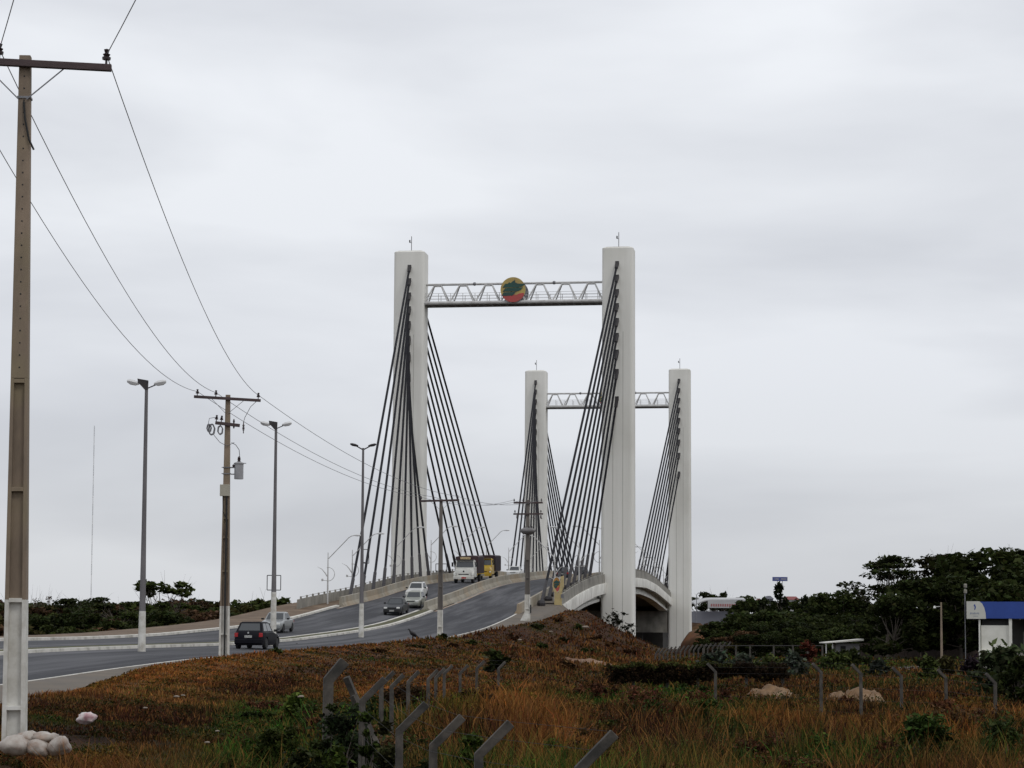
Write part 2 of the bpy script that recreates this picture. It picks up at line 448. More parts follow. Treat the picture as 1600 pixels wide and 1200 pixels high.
bsweep('median_barrier', [(-.42, -.03), (-.38, .14), (-.16, .38), (-.12, .86), (.12, .86), (.16, .38), (.38, .14), (.42, -.03)], -56, 171, M_barrier, 2, closed=True)
bsweep('drain_stain', [(.70, .012), (.98, .013)], -56, 171, mat('dusty_gutter', (.26, .17, .11), (.33, .30, .26), .7, .95), 2)
bsweep('drain_stain', [(-8.05, .012), (-7.75, .013)], -56, 171, MATS['dusty_gutter'], 2)
mb = MB()
def slab_block(mb, t0, t1, w0, w1, zlo, top_dz, n=12):
    rings = []
    for i in range(n + 1):
        t = t0 + (t1 - t0) * i / n
        zt = float(rz(t, 0)) + top_dz
        rings.append([(*xy(t, w0), zlo), (*xy(t, w1), zlo), (*xy(t, w1), zt), (*xy(t, w0), zt)])
    mb.loft(rings)
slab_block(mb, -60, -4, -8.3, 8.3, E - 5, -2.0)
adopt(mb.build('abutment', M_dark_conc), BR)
M_gloom = mat('painted_shade_concrete', (.022, .020, .018), (.035, .032, .028), .8, .95)  # near-black base colour: the shade under the deck is painted in
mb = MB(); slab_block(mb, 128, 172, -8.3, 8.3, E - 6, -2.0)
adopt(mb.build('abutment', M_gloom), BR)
# cap beam and columns at the far towers
mb = MB(); slab_block(mb, 113.6, 116.4, -10, 10, E + .1, -2.13, 2)
adopt(mb.build('cap_beam', M_conc), BR)
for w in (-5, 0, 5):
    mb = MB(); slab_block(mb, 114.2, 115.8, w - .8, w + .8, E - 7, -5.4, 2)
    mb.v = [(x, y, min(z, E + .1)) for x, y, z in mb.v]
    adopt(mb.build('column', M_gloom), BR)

def tower(t, w, side):
    z0, z1 = E - 5.5, E + 43.6
    hw, ht, r = 1.80, 1.45, .38
    def ring(z, k=1.0, dw=0):
        pts = []
        for cx, cy, a0 in ((1, 1, 0), (-1, 1, 90), (-1, -1, 180), (1, -1, 270)):
            for a in (0, 18, 36, 54, 72, 90):
                q = R(a0 + a)
                pw = cx * (hw * k - r * k) + r * k * math.cos(q); pt = cy * (ht * k - r * .8 * k) + r * .8 * k * math.sin(q)
                x, y = xy(t + pt, w + pw + dw); pts.append((x, y, z))
        return pts
    mb = MB()
    mb.loft([ring(z0, 1.05), ring(E + 5, 1.03), ring(E + 25, 1.0), ring(z1 - .35, .985), ring(z1 - .1, .985), ring(z1, .93)])
    o = adopt(mb.build('tower', M_tower, smooth=25), BR)
    g = MB()
    for dw in (-.5, .62):
        for dt in (-1, 1):
            x0, y0 = xy(t + dt * (ht * 1.055), w + dw); x1, y1 = xy(t + dt * (ht * .99), w + dw)
            d = Vector((UY * .028, -UX * .028, 0))
            a, b2 = Vector((x0, y0, z0)), Vector((x1, y1, z1 - 8))
            g.prism([a - d, a + d, b2 + d, b2 - d], Vector((UX, UY, 0)) * (-dt * .05))
    for zc in (E + 9, E + 21, E + 33):      # casting joints
        rr = ring(zc, 1.0); k = 1.022 - .0009 * (zc - E)
        g.loft([[(x0 + (x - x0) * k, y0 + (y - y0) * k, z + dz) for (x, y, z) in rr] for dz in (-.02, .02)
                for (x0, y0) in [xy(t, w)]], cap=False)
    g.build('joint', M_groove, o)
    c = MB(); c.loft([ring(z1 + .003, .80), ring(z1 + .10, .78)]); c.build('cap', M_white_band, o)
    rd = MB(); x, y = xy(t, w)
    rd.tube([(x, y, z1), (x, y, z1 + 1.95)], .04, 6); rd.tube([(x - .2, y, z1 + 1.2), (x, y, z1 + 1.2)], .025, 5)
    rd.lathe((x - .2, y, z1 + 1.35), [(.0, -.15), (.08, -.12), (.08, .15), (0, .2)], 8)
    rd.build('lightning_rod', M_dark_steel, o)
    return o
HT = [41.7, 40.15, 38.5, 36.9, 35.2, 33.5, 31.6, 29.4, 26.3]
for t0_ in (0, 115):
    for s in (-1, 1):
        tower(t0_, s * 12.0, s)
        for dirn in (-1, 1):
            for k in range(9):
                dist = (46 - 5.35 * k) if dirn * (1 if t0_ == 0 else -1) < 0 else (53 - 5.15 * k)
                ta = t0_ + dirn * 1.35
                x1, y1 = xy(ta, s * 11.95); p1 = Vector((x1, y1, E + HT[k]))
                tb = t0_ + dirn * dist
                x0, y0 = xy(tb, s * 9.0); p0 = Vector((x0, y0, float(rz(tb, s * 9)) + .12))
                mb = MB(); d = (p1 - p0); Ld = d.length; u = d / Ld
                q = [p0 + u * (Ld * i / 8) - Vector((0, 0, .10 * 4 * (i / 8) * (1 - i / 8))) for i in range(9)]
                mb.tube(q, .125, 8)
                cb = adopt(mb.build('stay_cable', M_cable, smooth=50), BR)
                sl = MB(); sl.tube([p0, p0 + u * 3.2, p0 + u * 3.4], [.185, .165, .11], 10)
                sl.build('sleeve', M_dark_steel, cb, smooth=50)
                an = MB(); an.lathe(p0 - Vector((0, 0, .1)), [(.36, 0), (.40, .25), (.30, .48), (.2, .55)], 10)
                an.build('anchor', M_dark_steel, cb)
                hd = MB(); hd.tube([p1 + Vector((0, 0, .05)), p1 - u * .95, p1 - u * 1.0], [.24, .19, .13], 10)
                hd.box(p1 + Vector((0, 0, .05)), (.40, .30, .46), -ANG)
                hd.build('socket', M_dark_steel, cb)

# emblem: a disc of yellow over red with a jagged dark green shape
M_em_y = mat('emblem_yellow', (.46, .36, .10), (.36, .25, .09), .6, .6)
M_em_r = mat('emblem_red', (.45, .06, .06), (.36, .07, .06), 1.2, .6)
M_em_g = mat('emblem_green', (.012, .07, .055), (.02, .055, .05), 1.2, .6)
M_em_o = mat('emblem_orange', (.50, .17, .03), (.48, .25, .04), 1.2, .6)
def emblem(name, c, rx, rzv, face, parent, right, top=None):
    """c centre, face = unit vector it faces, right = unit vector to the viewer's right"""
    up = Vector((0, 0, 1)); me = bpy.data.meshes.new(name); v = []; f = []; mi = []
    def poly(pts, d, m, thick=.03):
        b = len(v)
        for (x, z) in pts: v.append(c + right * (x * rx) + up * (z * rzv) + face * d)
        for (x, z) in pts: v.append(c + right * (x * rx) + up * (z * rzv) + face * (d - thick))
        n = len(pts)
        f.append(tuple(b + i for i in range(n))); mi.append(m)
        f.append(tuple(b + n + i for i in reversed(range(n)))); mi.append(3)
        for i in range(n): f.append((b + i, b + n + i, b + n + (i + 1) % n, b + (i + 1) % n)); mi.append(3 if m != 1 else 1)
    circ = [(math.cos(2 * math.pi * k / 40), math.sin(2 * math.pi * k / 40)) for k in range(40)]
    poly(circ, 0, 0, .16)
    cut = -.36
    red = [(x, z) for x, z in circ if z < cut]
    red.sort(key=lambda p: p[0])
    e = math.sqrt(1 - cut * cut)
    poly([(-e, cut)] + red + [(e * .93, cut * .75), (.55, -.30), (.25, -.42)], .022, 1, .02)
    S = lambda pts: [((x - 700) / 330, (585 - y) / 330) for x, y in pts]
    poly(S([(425, 528), (500, 425), (560, 430), (600, 388), (640, 412), (690, 370), (748, 330), (758, 395), (830, 430), (1030, 430), (950, 505), (860, 520), (840, 528)]), .045, 2, .02)
    poly(S([(425, 634), (500, 545), (970, 530), (900, 600), (800, 636)]), .045, 2, .02)
    poly(S([(405, 748), (455, 655), (770, 645), (740, 700), (680, 745)]), .045, 2, .02)
    me.from_pydata([tuple(p) for p in v], [], f); me.update()
    for mm in (M_em_o if top else M_em_y, M_em_r, M_em_g, M_steel_g): me.materials.append(mm)
    me.polygons.foreach_set('material_index', mi)
    o = bpy.data.objects.new(name, me); COL.objects.link(o); o.parent = parent
    return o

def truss(t):
    zb, zt = E + 37.55, E + 39.85
    def p(w, dt, z): return Vector((*xy(t + dt, w), z))
    W = 10.35
    main = MB()
    main.tube([p(-W, 0, zt), p(W, 0, zt)], .135, 10)
    tr = adopt(main.build('crossbar_truss', M_steel_w, smooth=50), BR)
    bm_ = MB()
    for dt in (-1.05, 1.05): bm_.tube([p(-W, dt, zb), p(W, dt, zb)], .21, 12)
    bm_.build('bottom_chord', M_steel_w, tr, smooth=50)
    fl = MB()
    for i in range(24): fl.box(p(-W + .45 + i * .86, 0, zb - .05), (.80, 2.0, .05), -ANG)
    fl.tube([p(-W, -.55, zb - .2), p(W, -.55, zb - .2)], .05, 6); fl.tube([p(-W, .55, zb - .2), p(W, .55, zb - .2)], .05, 6)
    fl.build('walkway', M_steel_g, tr)
    dg = MB(); nn = 7; sp = 2 * W / nn
    for i in range(nn):
        wn = -W + sp * (i + .5)
        for dt in (-1.05, 1.05):
            for sg in (-1, 1):
                a = p(wn + sg * .42, dt * .12, zt - .16); b_ = p(wn + sg * (sp / 2 - .12), dt, zb + .12)
                dg.tube([p(wn + sg * .12, dt * .05, zt - .10), a, b_], [.06, .085, .085], 8)
            dg.box(p(wn, dt * .08, zt - .17), (.9, .06, .16), -ANG)
    dg.build('diagonal', M_steel_w, tr, smooth=50)
    rl = MB()
    for dt in (-.85, .85):
        for h in (.45, .8, 1.15): rl.tube([p(-W, dt, zb + h), p(W, dt, zb + h)], .022, 5)
        for i in range(15): rl.tube([p(-W + .3 + i * 1.41, dt, zb), p(-W + .3 + i * 1.41, dt, zb + 1.15)], .035, 5)
    rl.build('railing', M_steel_w, tr)
    for w in (-4.6, 4.6):
        k = MB(); k.lathe(p(w, 0, zt + .02), [(0, -.22), (.16, -.16), (.22, 0), (.16, .16), (0, .22)], 10); k.build('lamp', M_steel_g, tr, smooth=60)
    right = Vector((UY, -UX, 0)); fwd = Vector((UX, UY, 0))
    emblem('emblem', p(.05, -1.42, E + 38.92), 1.44, 1.44, -fwd, tr, right)
    emblem('emblem', p(.05, 1.42, E + 38.92), 1.44, 1.44, fwd, tr, -right)
    br = MB()
    for w in (-.6, .7): br.tube([p(w, -1.3, E + 38.6), p(w, 1.3, E + 38.6)], .05, 6)
    br.build('emblem_bracket', M_steel_g, tr)
truss(0); truss(115)

# yellow end pillar carrying a small oval emblem
px_, py_ = xy(-44.3, 10.35); pz = E + 1.0
PIL = empty('bridge_pillar', (px_, py_, pz), -ANG, 'yellow concrete end pillar with forked top holding an oval orange and red emblem', 'pillar')
M_yel = mat('faded_yellow_paint', (.50, .40, .19), (.42, .33, .16), 1.5, .85, .1, c3=(.30, .25, .15), s3=.9)
mb = MB(); mb.box((0, 0, 1.35), (.66, .5, 2.7)); mb.build('shaft', M_yel, PIL, bevel=.02)
mb = MB(); mb.loft([[(.05, -.25, 2.7), (.33, -.25, 2.7), (.33, .25, 2.7), (.05, .25, 2.7)], [(.20, -.25, 3.3), (.52, -.25, 3.2), (.52, .25, 3.2), (.20, .25, 3.3)], [(.24, -.25, 4.15), (.52, -.25, 4.25), (.52, .25, 4.25), (.24, .25, 4.15)]])
mb.loft([[(-.33, -.25, 2.7), (-.05, -.25, 2.7), (-.05, .25, 2.7), (-.33, .25, 2.7)], [(-.50, -.25, 3.25), (-.42, -.25, 3.3), (-.42, .25, 3.3), (-.50, .25, 3.25)], [(-.46, -.25, 3.9), (-.40, -.25, 3.8), (-.40, .25, 3.8), (-.46, .25, 3.9)]])
mb.build('fork', M_yel, PIL, bevel=.015)
rg = MB(); el = [Vector((-.12 + .36 * math.cos(q), -.2, 3.42 + .70 * math.sin(q))) for q in [2 * math.pi * k / 28 for k in range(29)]]
rg.tube(el, .035, 6); rg.build('ring', M_white_paint, PIL, smooth=50)
emblem('emblem', Vector((-.12, -.16, 3.42)), .34, .68, Vector((0, -1, 0)), PIL, Vector((1, 0, 0)), top=True)
mb = MB(); mb.prism([(-.9, -.6, .75), (.3, -.6, .75), (.3, -.6, 1.35), (-.1, -.6, 1.2)], (0, .6, 0)); mb.build('kerb_end', M_white_paint, PIL)
mb = MB(); mb.box((.42, -.28, 2.35), (.26, .1, .36)); mb.build('junction_box', M_steel_g, PIL)

# ------------------------------------------------------------------ decorative white lamps on the bridge
def deco_lamp():
    r = empty('bridge_lamp', (0, 0, 0), 0, 'x', 'street lamp')
    mb = MB(); mb.tube([(0, 0, 0), (0, 0, 2.2), (0, 0, 4.7)], [.085, .07, .035], 8); mb.build('pole', M_steel_w, r, smooth=50)
    mb = MB(); mb.tube([(.04, 0, 4.15), (1.9, 0, 6.05), (2.15, 0, 6.2), (2.5, 0, 6.25)], [.045, .04, .04, .03], 6); mb.build('arm', M_steel_w, r, smooth=60)
    mb = MB(); mb.loft([[(2.35 + dx, y * k, 6.25 + z * k) for y, z in ((-.14, 0), (-.09, .09), (.09, .09), (.14, 0), (.09, -.08), (-.09, -.08))] for dx, k in ((0, .5), (.25, 1), (.6, .95), (.75, .4))])
    mb.build('luminaire', mat('lamp_head_silver', (.62, .62, .62), None, rough=.3), r, smooth=40)
    mb = MB()
    arc = [Vector((.0 + .62 * math.sin(q), 0, 2.75 + .62 * math.cos(q))) for q in [math.pi * k / 14 for k in range(15)]]
    mb.tube(arc, .03, 6)
    mb.tube([(-.06, 0, 2.55), (-.25, 0, 2.85), (-.55, 0, 3.2), (-1.0, 0, 3.42)], [.055, .05, .035, .01], 6)
    mb.tube([(0, 0, 2.15), (-.45, 0, 2.2)], .03, 6); mb.lathe((-.5, 0, 2.12), [(.09, 0), (.09, .2), (0, .24)], 8)
    mb.tube([(0, 0, 3.35), (-.1, 0, 3.35)], .03, 5)
    mb.build('scroll_ornament', M_steel_w, r, smooth=60)
    return r
ts = [-52, -41.5, -20, 1.6, 23, 44.5, 66, 88, 109, 130]
names = {-52: 'outermost on the left before the bridge starts', -41.5: 'between the first stays on the left side', -20: 'before the near left tower', 1.6: 'beside the near left tower',
         23: 'just past the near left tower behind the white truck', 44.5: 'above the yellow truck', 66: 'left of the round-collared power pole'}
proto = deco_lamp(); first = True
for s in (-1, 1):
    for t in ts:
        if s > 0 and t in (-52,): continue
        o = proto if first else dup(proto); first = False
        x, y = xy(t, s * 9.7)
        if s < 0: lab = 'white bridge lamp with scroll ornament, ' + names.get(t, 'at the far end of the left side')
        else: lab = 'white scroll lamp on the right side, %s' % ('among the crossing stays of the near tower' if t < 0 else 'beyond the near tower')
        if t > 66 and s < 0: lab = 'white bridge lamp with scroll ornament, far along the left side'
        place(o, (x, y, float(rz(t, s * 9.7)) + .08), -ANG if s < 0 else -ANG + math.pi, lab, 'white lamps along the bridge')

# ------------------------------------------------------------------ tall lamps on the median
def tall_lamp(h, white_h, simple=False):
    r = empty('street_lamp', (0, 0, 0), 0, 'x', 'street lamp')
    mb = MB(); mb.tube([(0, 0, -.4), (0, 0, white_h), (0, 0, h * .45), (0, 0, h)], [.165, .145, .108, .075], 12); mb.build('pole', M_lamp_pole, r, smooth=50)
    mb = MB(); mb.tube([(0, 0, -.35), (0, 0, white_h)], [.185, .152], 12); mb.build('painted_base', M_white_paint, r, smooth=50)
    mb = MB()
    if simple:
        for s in (-1, 1): mb.tube([(s * .05, 0, h - .1), (s * .45, 0, h + .12), (s * .62, 0, h + .17)], [.05, .045, .04], 6)
    else:
        mb.prism([(-.10, -.11, h - .25), (.07, -.11, h - .25), (.08, -.11, h + .16), (-.42, -.11, h + .24), (-.40, -.11, h + .08)], (0, .22, 0))
        mb.tube([(.05, 0, h - .2), (.45, 0, h - .02)], .03, 6); mb.tube([(-.05, 0, h - .1), (-.4, 0, h + .05)], .03, 6)
    mb.build('bracket', M_dark_steel, r)
    for s in (-1, 1):
        mb = MB(); x0 = .34 * s; k = .8 if simple else 1.0
        mb.loft([[(x0 + s * dx, y * q * k, h + (.16 if simple else .02) + dx * .20 + z * q * k) for y, z in ((-.19, .0), (-.12, .10), (.12, .10), (.19, 0), (.13, -.13), (-.13, -.13))] for dx, q in ((0, .35), (.18, .95), (.42, 1), (.56, .5))])
        mb.build('luminaire', M_dark_steel if simple else MATS['lamp_head_silver'], r, smooth=40)
    return r
def frame_bracket(parent, z, dx, w, hh):
    mb = MB()
    p = [Vector((dx - w / 2, 0, z)), Vector((dx + w / 2, 0, z)), Vector((dx + w / 2, 0, z + hh)), Vector((dx - w / 2, 0, z + hh)), Vector((dx - w / 2, 0, z))]
    for a, b_ in zip(p, p[1:]): mb.tube([a, b_], .025, 5)
    mb.tube([(0, 0, z + .05), (dx, 0, z + .05)], .03, 5)
    mb.build('banner_frame', M_dark_steel, parent)
for (px, Y, top, w_y, lab, simple) in ((222, 101, 600, 955, 'tall two-headed street lamp with white painted foot on the median, tallest at far left', False),
                                     (427, 126, 664, 925, 'two-headed street lamp on the median behind the black hatchback, with a banner frame', False),
                                     (564.5, 150, 700, 943, 'street lamp with two plain dark heads on the median, nearest the bridge', True)):
    t, w = tw(at(px, 1000, Y).x, Y); x, y = xy(t, 0.0)
    z = float(rz(t, 0)) + .15
    h = at(px, top, Y).z - z; wh = at(px, w_y, Y).z - z
    o = tall_lamp(h, wh, simple); place(o, (at(px, 985, Y).x, Y, z), R(5), lab, 'tall lamps on the median')
    if px == 427: frame_bracket(o, at(px, 922, Y).z - z, 0, .78, .85)
    if simple: frame_bracket(o, at(px, 880, Y).z - z, .22, .5, .95)
# ------------------------------------------------------------------ power poles
def hpole(h, wb, wt, db, dt_, white_h, solid_from, ribs, holes, mats=None):
    mat_c = mats or M_pole_c
    r = empty('power_pole', (0, 0, 0), 0, 'x', 'utility pole')
    W = lambda z: wb + (wt - wb) * max(z, 0) / h
    D = lambda z: db + (dt_ - db) * max(z, 0) / h
    def ring(z, solid=False):
        a, d = W(z) / 2, D(z) / 2; f = a * .62; g = d * .30
        if solid: return [(-a, -d, z), (a, -d, z), (a, d, z), (-a, d, z)]
        return [(-a, -d, z), (-f, -d, z), (-f * .92, -g, z), (f * .92, -g, z), (f, -d, z), (a, -d, z), (a, d, z), (f, d, z), (f * .92, g, z), (-f * .92, g, z), (-f, d, z), (-a, d, z)]
    mb = MB(); mb.loft([ring(white_h), ring(solid_from)]); mb.loft([ring(solid_from, True), ring(h, True)])
    for z in ribs:
        if z > white_h: mb.box((0, 0, z), (W(z) * .64, D(z) * .96, .07))
    mb.build('shaft', mat_c, r, bevel=.006)
    mb = MB(); mb.loft([ring(-.7), ring(white_h)])
    for z in ribs:
        if z <= white_h: mb.box((0, 0, z), (W(z) * .64, D(z) * .96, .07))
    mb.build('painted_base', M_white_paint, r, bevel=.006)
    if holes:
        z = solid_from + .18
        while z < h - .05:
            mb = MB(); mb.lathe((0, -D(z) / 2 + .012, z), [(.014, -.016), (.014, 0)], 8, 'Y'); z += .205
            mb.build('bolt_hole', M_black, r)
    return r, W, D
def insulator(parent, x, z, s=1.0):
    mb = MB()
    mb.lathe((x, 0, z), [(.02, 0), (.02, .08 * s), (.07 * s, .08 * s), (.075 * s, .12 * s), (.04 * s, .13 * s), (.065 * s, .17 * s), (.03 * s, .19 * s), (.05 * s, .25 * s), (.0, .27 * s)], 12)
    mb.build('insulator', M_insul, parent, smooth=50)
def arm(parent, z, x0, x1, tilt, D, ins, sz=.11, braces=True, y=None):
    y = -(D / 2 + sz / 2 + .004) if y is None else y
    mb = MB(); L_ = x1 - x0
    m3 = Matrix.Rotation(-tilt, 3, 'Y')
    e = bpy.data.objects.new('crossarm', None)
    mb.box(((x0 + x1) / 2, 0, 0), (L_, sz * .85, sz))
    o = mb.build('crossarm', M_dark_steel if sz < .1 else mat('dark_timber', (.045, .032, .034), (.075, .05, .05), 6, .8, .2, stretch=(.2, 1, 1)), parent, bevel=.006)
    bpy.data.objects.remove(e)
    o.location = (0, y, z); o.rotation_euler = (0, tilt, 0)
    if braces:
        b = MB()
        for s in (-1, 1): b.box((s * .36, 0, -.33), (.02, .012, .80), m=Matrix.Rotation(s * R(47), 3, 'Y'))
        b.build('brace', M_steel_g, o).location = (0, .02, 0)
    for x in ins: insulator(o, x, sz / 2)
    return o, y
M_grey_pole = mat('greyed_pole_concrete', (.17, .15, .135), (.11, .10, .09), 2.2, .9, .25, stretch=(1, 1, .35))
def tip(root, o, x, dz=.30):
    """world position of the wire seat on an insulator of crossarm o"""
    p = Matrix.Rotation(o.rotation_euler.y, 3, 'Y') @ Vector((x, 0, dz)) + Vector(o.location)
    return Matrix.Rotation(root.rotation_euler.z, 3, 'Z') @ p + Vector(root.location)

# pole 1, foreground
Y = 36.0; b0 = at(22.5, 1150, Y); tp = at(40, 88, Y); h1 = tp.z - b0.z
r1, W1, D1 = hpole(h1, .385, .185, .30, .16, at(20, 937, Y).z - b0.z, at(30, 592, Y).z - b0.z, [at(20, y, Y).z - b0.z for y in (1106, 938, 765, 596)], True)
r1['label'] = 'large weathered concrete power pole with row of bolt holes, in the left foreground'
place(r1, b0, R(4)); r1['group'] = 'concrete power poles along the road'
lean = math.atan2(tp.x - b0.x, h1); r1.rotation_euler = (0, lean, R(4))
a1, _ = arm(r1, h1 - .16, -1.50, 1.45, R(2.1), D1(h1), (-1.38, -.42, 1.36), sz=.115)
mb = MB(); mb.tube([(.0, -.10, h1 - .80), (.03, -.13, h1 - 1.1), (.10, -.13, h1 - 1.45), (.18, -.12, h1 - 1.62)], .018, 5); mb.build('loose_cable', M_black, r1)
mb = MB(); mb.box((0, 0, h1 - .72), (.23, .2, .035)); mb.build('clamp', M_steel_g, r1)
# pole 2 with transformer
Y = 90.3; b2 = at(350, 1029, Y); h2 = at(350, 617, Y).z - b2.z
r2, W2, D2 = hpole(h2, .44, .19, .32, .16, at(350, 947, Y).z - b2.z, h2 - 5.2, [1.0, 3.6, 5.0], False)
r2['label'] = 'concrete power pole carrying a grey transformer can and fuse cutouts'; r2['group'] = 'concrete power poles along the road'
place(r2, b2, R(3))
a2, _ = arm(r2, h2 - .17, -1.40, 1.37, R(2.8), D2(h2), (-1.27, -.50, 1.26), sz=.115)
a2b, _ = arm(r2, h2 - 1.24, -.50, .52, R(6), D2(h2) + .02, (-.47, -.26), sz=.13, braces=False)
mb = MB(); mb.lathe((.50, -.05, 0), [(.05, 0), (.19, .0), (.19, .62), (.215, .63), (.215, .67), (.10, .72), (0, .73)], 20)
mb.box((.74, -.05, .66), (.12, .04, .03)); mb.box((.27, -.05, .20), (.20, .06, .05)); mb.box((.27, -.05, .48), (.20, .06, .05))
o = mb.build('transformer', mat('transformer_grey', (.34, .345, .36), (.26, .26, .27), 3, .45), r2, smooth=40); o.location = (0, 0, h2 - 3.52)
mb = MB(); mb.lathe((.50, -.05, .70), [(.06, 0), (.07, .05), (.045, .07), (.08, .11), (.05, .13), (.07, .18), (.0, .27)], 12); mb.lathe((.28, -.12, .50), [(.04, 0), (.05, .08), (0, .12)], 8); mb.build('bushing', M_insul, o, smooth=50)
mb = MB()
for z in (h2 - 3.3, h2 - 3.04): mb.box((0, 0, z), (.34, .27, .04)); mb.box((-.17, -.1, z), (.09, .03, .02))
mb.build('clamp', M_steel_g, r2)
mb = MB(); mb.box((-.06, -.17, h2 - 4.0), (.40, .14, .48)); mb.build('meter_box', mat('pale_box', (.40, .38, .31), (.33, .31, .25), 2, .7), r2, bevel=.01)
mb = MB(); mb.tube([(.02, -.18, h2 - 4.25), (.03, -.19, 5.5), (.02, -.2, 3), (.03, -.21, -.2)], .04, 7); mb.tube([(-.14, -.12, h2 - 4.2), (-.12, -.17, h2 - 4.9), (-.02, -.18, h2 - 5.1)], .02, 5); mb.build('conduit', M_black, r2, smooth=50)
mb = MB()
for (cx, cz, s_, rr) in ((-.66, -1.46, 1.0, .20), (-.30, -1.48, .8, .35), (-.76, -1.40, .7, .1)):
    for k in range(2):
        p = [Vector((cx + s_ * (.17 * math.cos(q) * .75 + .04 * k), -.16 - .06 * k, h2 + cz + s_ * .24 * math.sin(q) - .03 * k)) for q in [rr + 2 * math.pi * i / 6 for i in range(7)]]
        for a_, b_ in zip(p, p[1:]): mb.tube([a_, b_], .020, 5)
mb.build('fuse_cutout', M_steel_g, r2)
mb = MB(); mb.lathe((.67, -.14, h2 - 1.62), [(.02, 0), (.02, .12), (.05, .14), (.03, .18), (.055, .2), (.03, .3), (.055, .32), (.02, .4), (.02, .48)], 8); mb.lathe((.27, -.14, h2 - 1.42), [(.02, 0), (.045, .1), (.02, .2), (.045, .3), (.02, .4)], 8)
mb.build('fuse_cutout', M_insul, r2)
mb = MB()
mb.tube([(1.26, -.1, h2 - .2), (.95, -.1, h2 - .5), (.72, -.12, h2 - .95), (.67, -.14, h2 - 1.15)], .012, 4)
mb.tube([(.18, -.1, h2 - 2.0), (.36, -.1, h2 - 2.1), (.50, -.08, h2 - 2.3), (.53, -.06, h2 - 2.6)], .014, 4)
mb.tube([(-.47, -.1, h2 - .95), (-.75, -.1, h2 - 1.0), (-.8, -.14, h2 - 1.3)], .012, 4)
mb.tube([(-.55, -.12, h2 - 1.7), (-.3, -.14, h2 - 2.0), (.0, -.15, h2 - 2.15), (.3, -.12, h2 - 2.0)], .012, 4)
mb.build('jumper_wire', M_wire, r2)
# pole 3
Y = 142.5; b3 = at(687.5, 1003, Y); h3 = at(686, 780, Y).z - b3.z
r3, W3, D3 = hpole(h3, .38, .20, .28, .16, at(687, 953, Y).z - b3.z, h3 * .5, [1.0, 3.6], False, M_grey_pole)
r3['label'] = 'concrete power pole with a single crossarm standing before the near left tower'; r3['group'] = 'concrete power poles along the road'
place(r3, b3, R(-2))
a3, _ = arm(r3, h3 - .10, -1.38, 1.2, R(-1.6), D3(h3), (-1.30, -.5, 1.1), sz=.13)
frame_bracket(r3, at(687, 893, Y).z - b3.z, .05, .72, .50)
# pole 4
Y = 183.0; b4 = at(824, 970, Y); h4 = at(824, 781, Y).z - b4.z
r4, W4, D4 = hpole(h4, .50, .26, .34, .2, at(824, 929, Y).z - b4.z, h4 * .5, [1.0, 3.6], False, M_grey_pole)
r4['label'] = 'concrete power pole with two crossarms and a round grey collar, at the right road edge'; r4['group'] = 'concrete power poles along the road'
place(r4, b4, R(-2))
a4, _ = arm(r4, h4 - .25, -1.20, 1.25, R(-.4), D4(h4), (-1.15, -.4, 1.15), sz=.15, braces=False)
a4b, _ = arm(r4, h4 - 1.20, -1.22, 1.28, R(-.4), D4(h4) + .02, (-1.08, 1.1, .9), sz=.13)
mb = MB(); mb.lathe((0, 0, h4 - 2.93), [(.18, 0), (.42, .06), (.62, .22), (.66, .32), (.60, .46), (.3, .58), (.16, .62)], 20); mb.build('round_collar', mat('collar_grey', (.14, .135, .135), (.2, .19, .19), 3, .7), r4, smooth=50)
mb = MB()
for q in (0, 1.2, 2.3, 3.6, 5): mb.lathe((.35 * math.cos(q), .35 * math.sin(q), h4 - 2.45), [(.05, 0), (.05, .2), (0, .25)], 6)
for x in (-.9, .5, 1.1): mb.tube([(x, -.2, h4 - 1.3), (x, -.2, h4 - 1.55), (x + .1, -.2, h4 - 1.6)], [.06, .08, .03], 6)
mb.build('fuse_cutout', M_insul, r4)
mb = MB(); mb.prism([(-.75, -.2, -.3), (.2, -.2, -.3), (.2, -.2, .75), (-.15, -.2, .9)], (0, .4, 0)); mb.build('painted_base', M_white_paint, r4)
mb = MB(); mb.box((.28, -.2, 1.0), (.1, .14, .7)); mb.build('conduit', M_black, r4)

def cat_(a, b, sag, n=24):
    return [a.lerp(b, i / n) - Vector((0, 0, sag * 4 * (i / n) * (1 - i / n))) for i in range(n + 1)]
def tip1(x):
    p = Matrix.Rotation(a1.rotation_euler.y, 3, 'Y') @ Vector((x, 0, .22)) + Vector(a1.location)
    return Vector(r1.location) + (r1.rotation_euler.to_matrix() @ p)
P1 = [tip1(x) for x in (-1.38, -.42, 1.36)]
P2 = [tip(r2, a2, x, .22) for x in (-1.27, -.50, 1.26)]
P3 = [tip(r3, a3, x, .25) for x in (-1.30, -.5, 1.1)]
P4 = [tip(r4, a4, x, .25) for x in (-1.15, -.4, 1.15)]
back = Vector((.285, -.96, 0)).normalized() * 52
for i, lab in enumerate(('thin overhead wire over the outer left insulators of the power poles', 'thin overhead wire over the middle insulators of the power poles', 'thin overhead wire over the right-hand insulators of the power poles')):
    mb = MB()
    P0 = P1[i] + back + Vector((0, 0, .6))
    pts = cat_(P0, P1[i], .9)[:-1] + cat_(P1[i], P2[i], (1.25, 1.15, 1.0)[i])[:-1] + cat_(P2[i], P3[i], .75)[:-1] + cat_(P3[i], P4[i], .5)
    n = len(pts); rad = [.0085 if q.y < 60 else .0095 + .00005 * (q.y - 60) for q in pts]
    mb.tube(pts, rad, 5)
    tag(mb.build('overhead_wire', M_wire), lab, 'wire', 'overhead wires between the power poles')

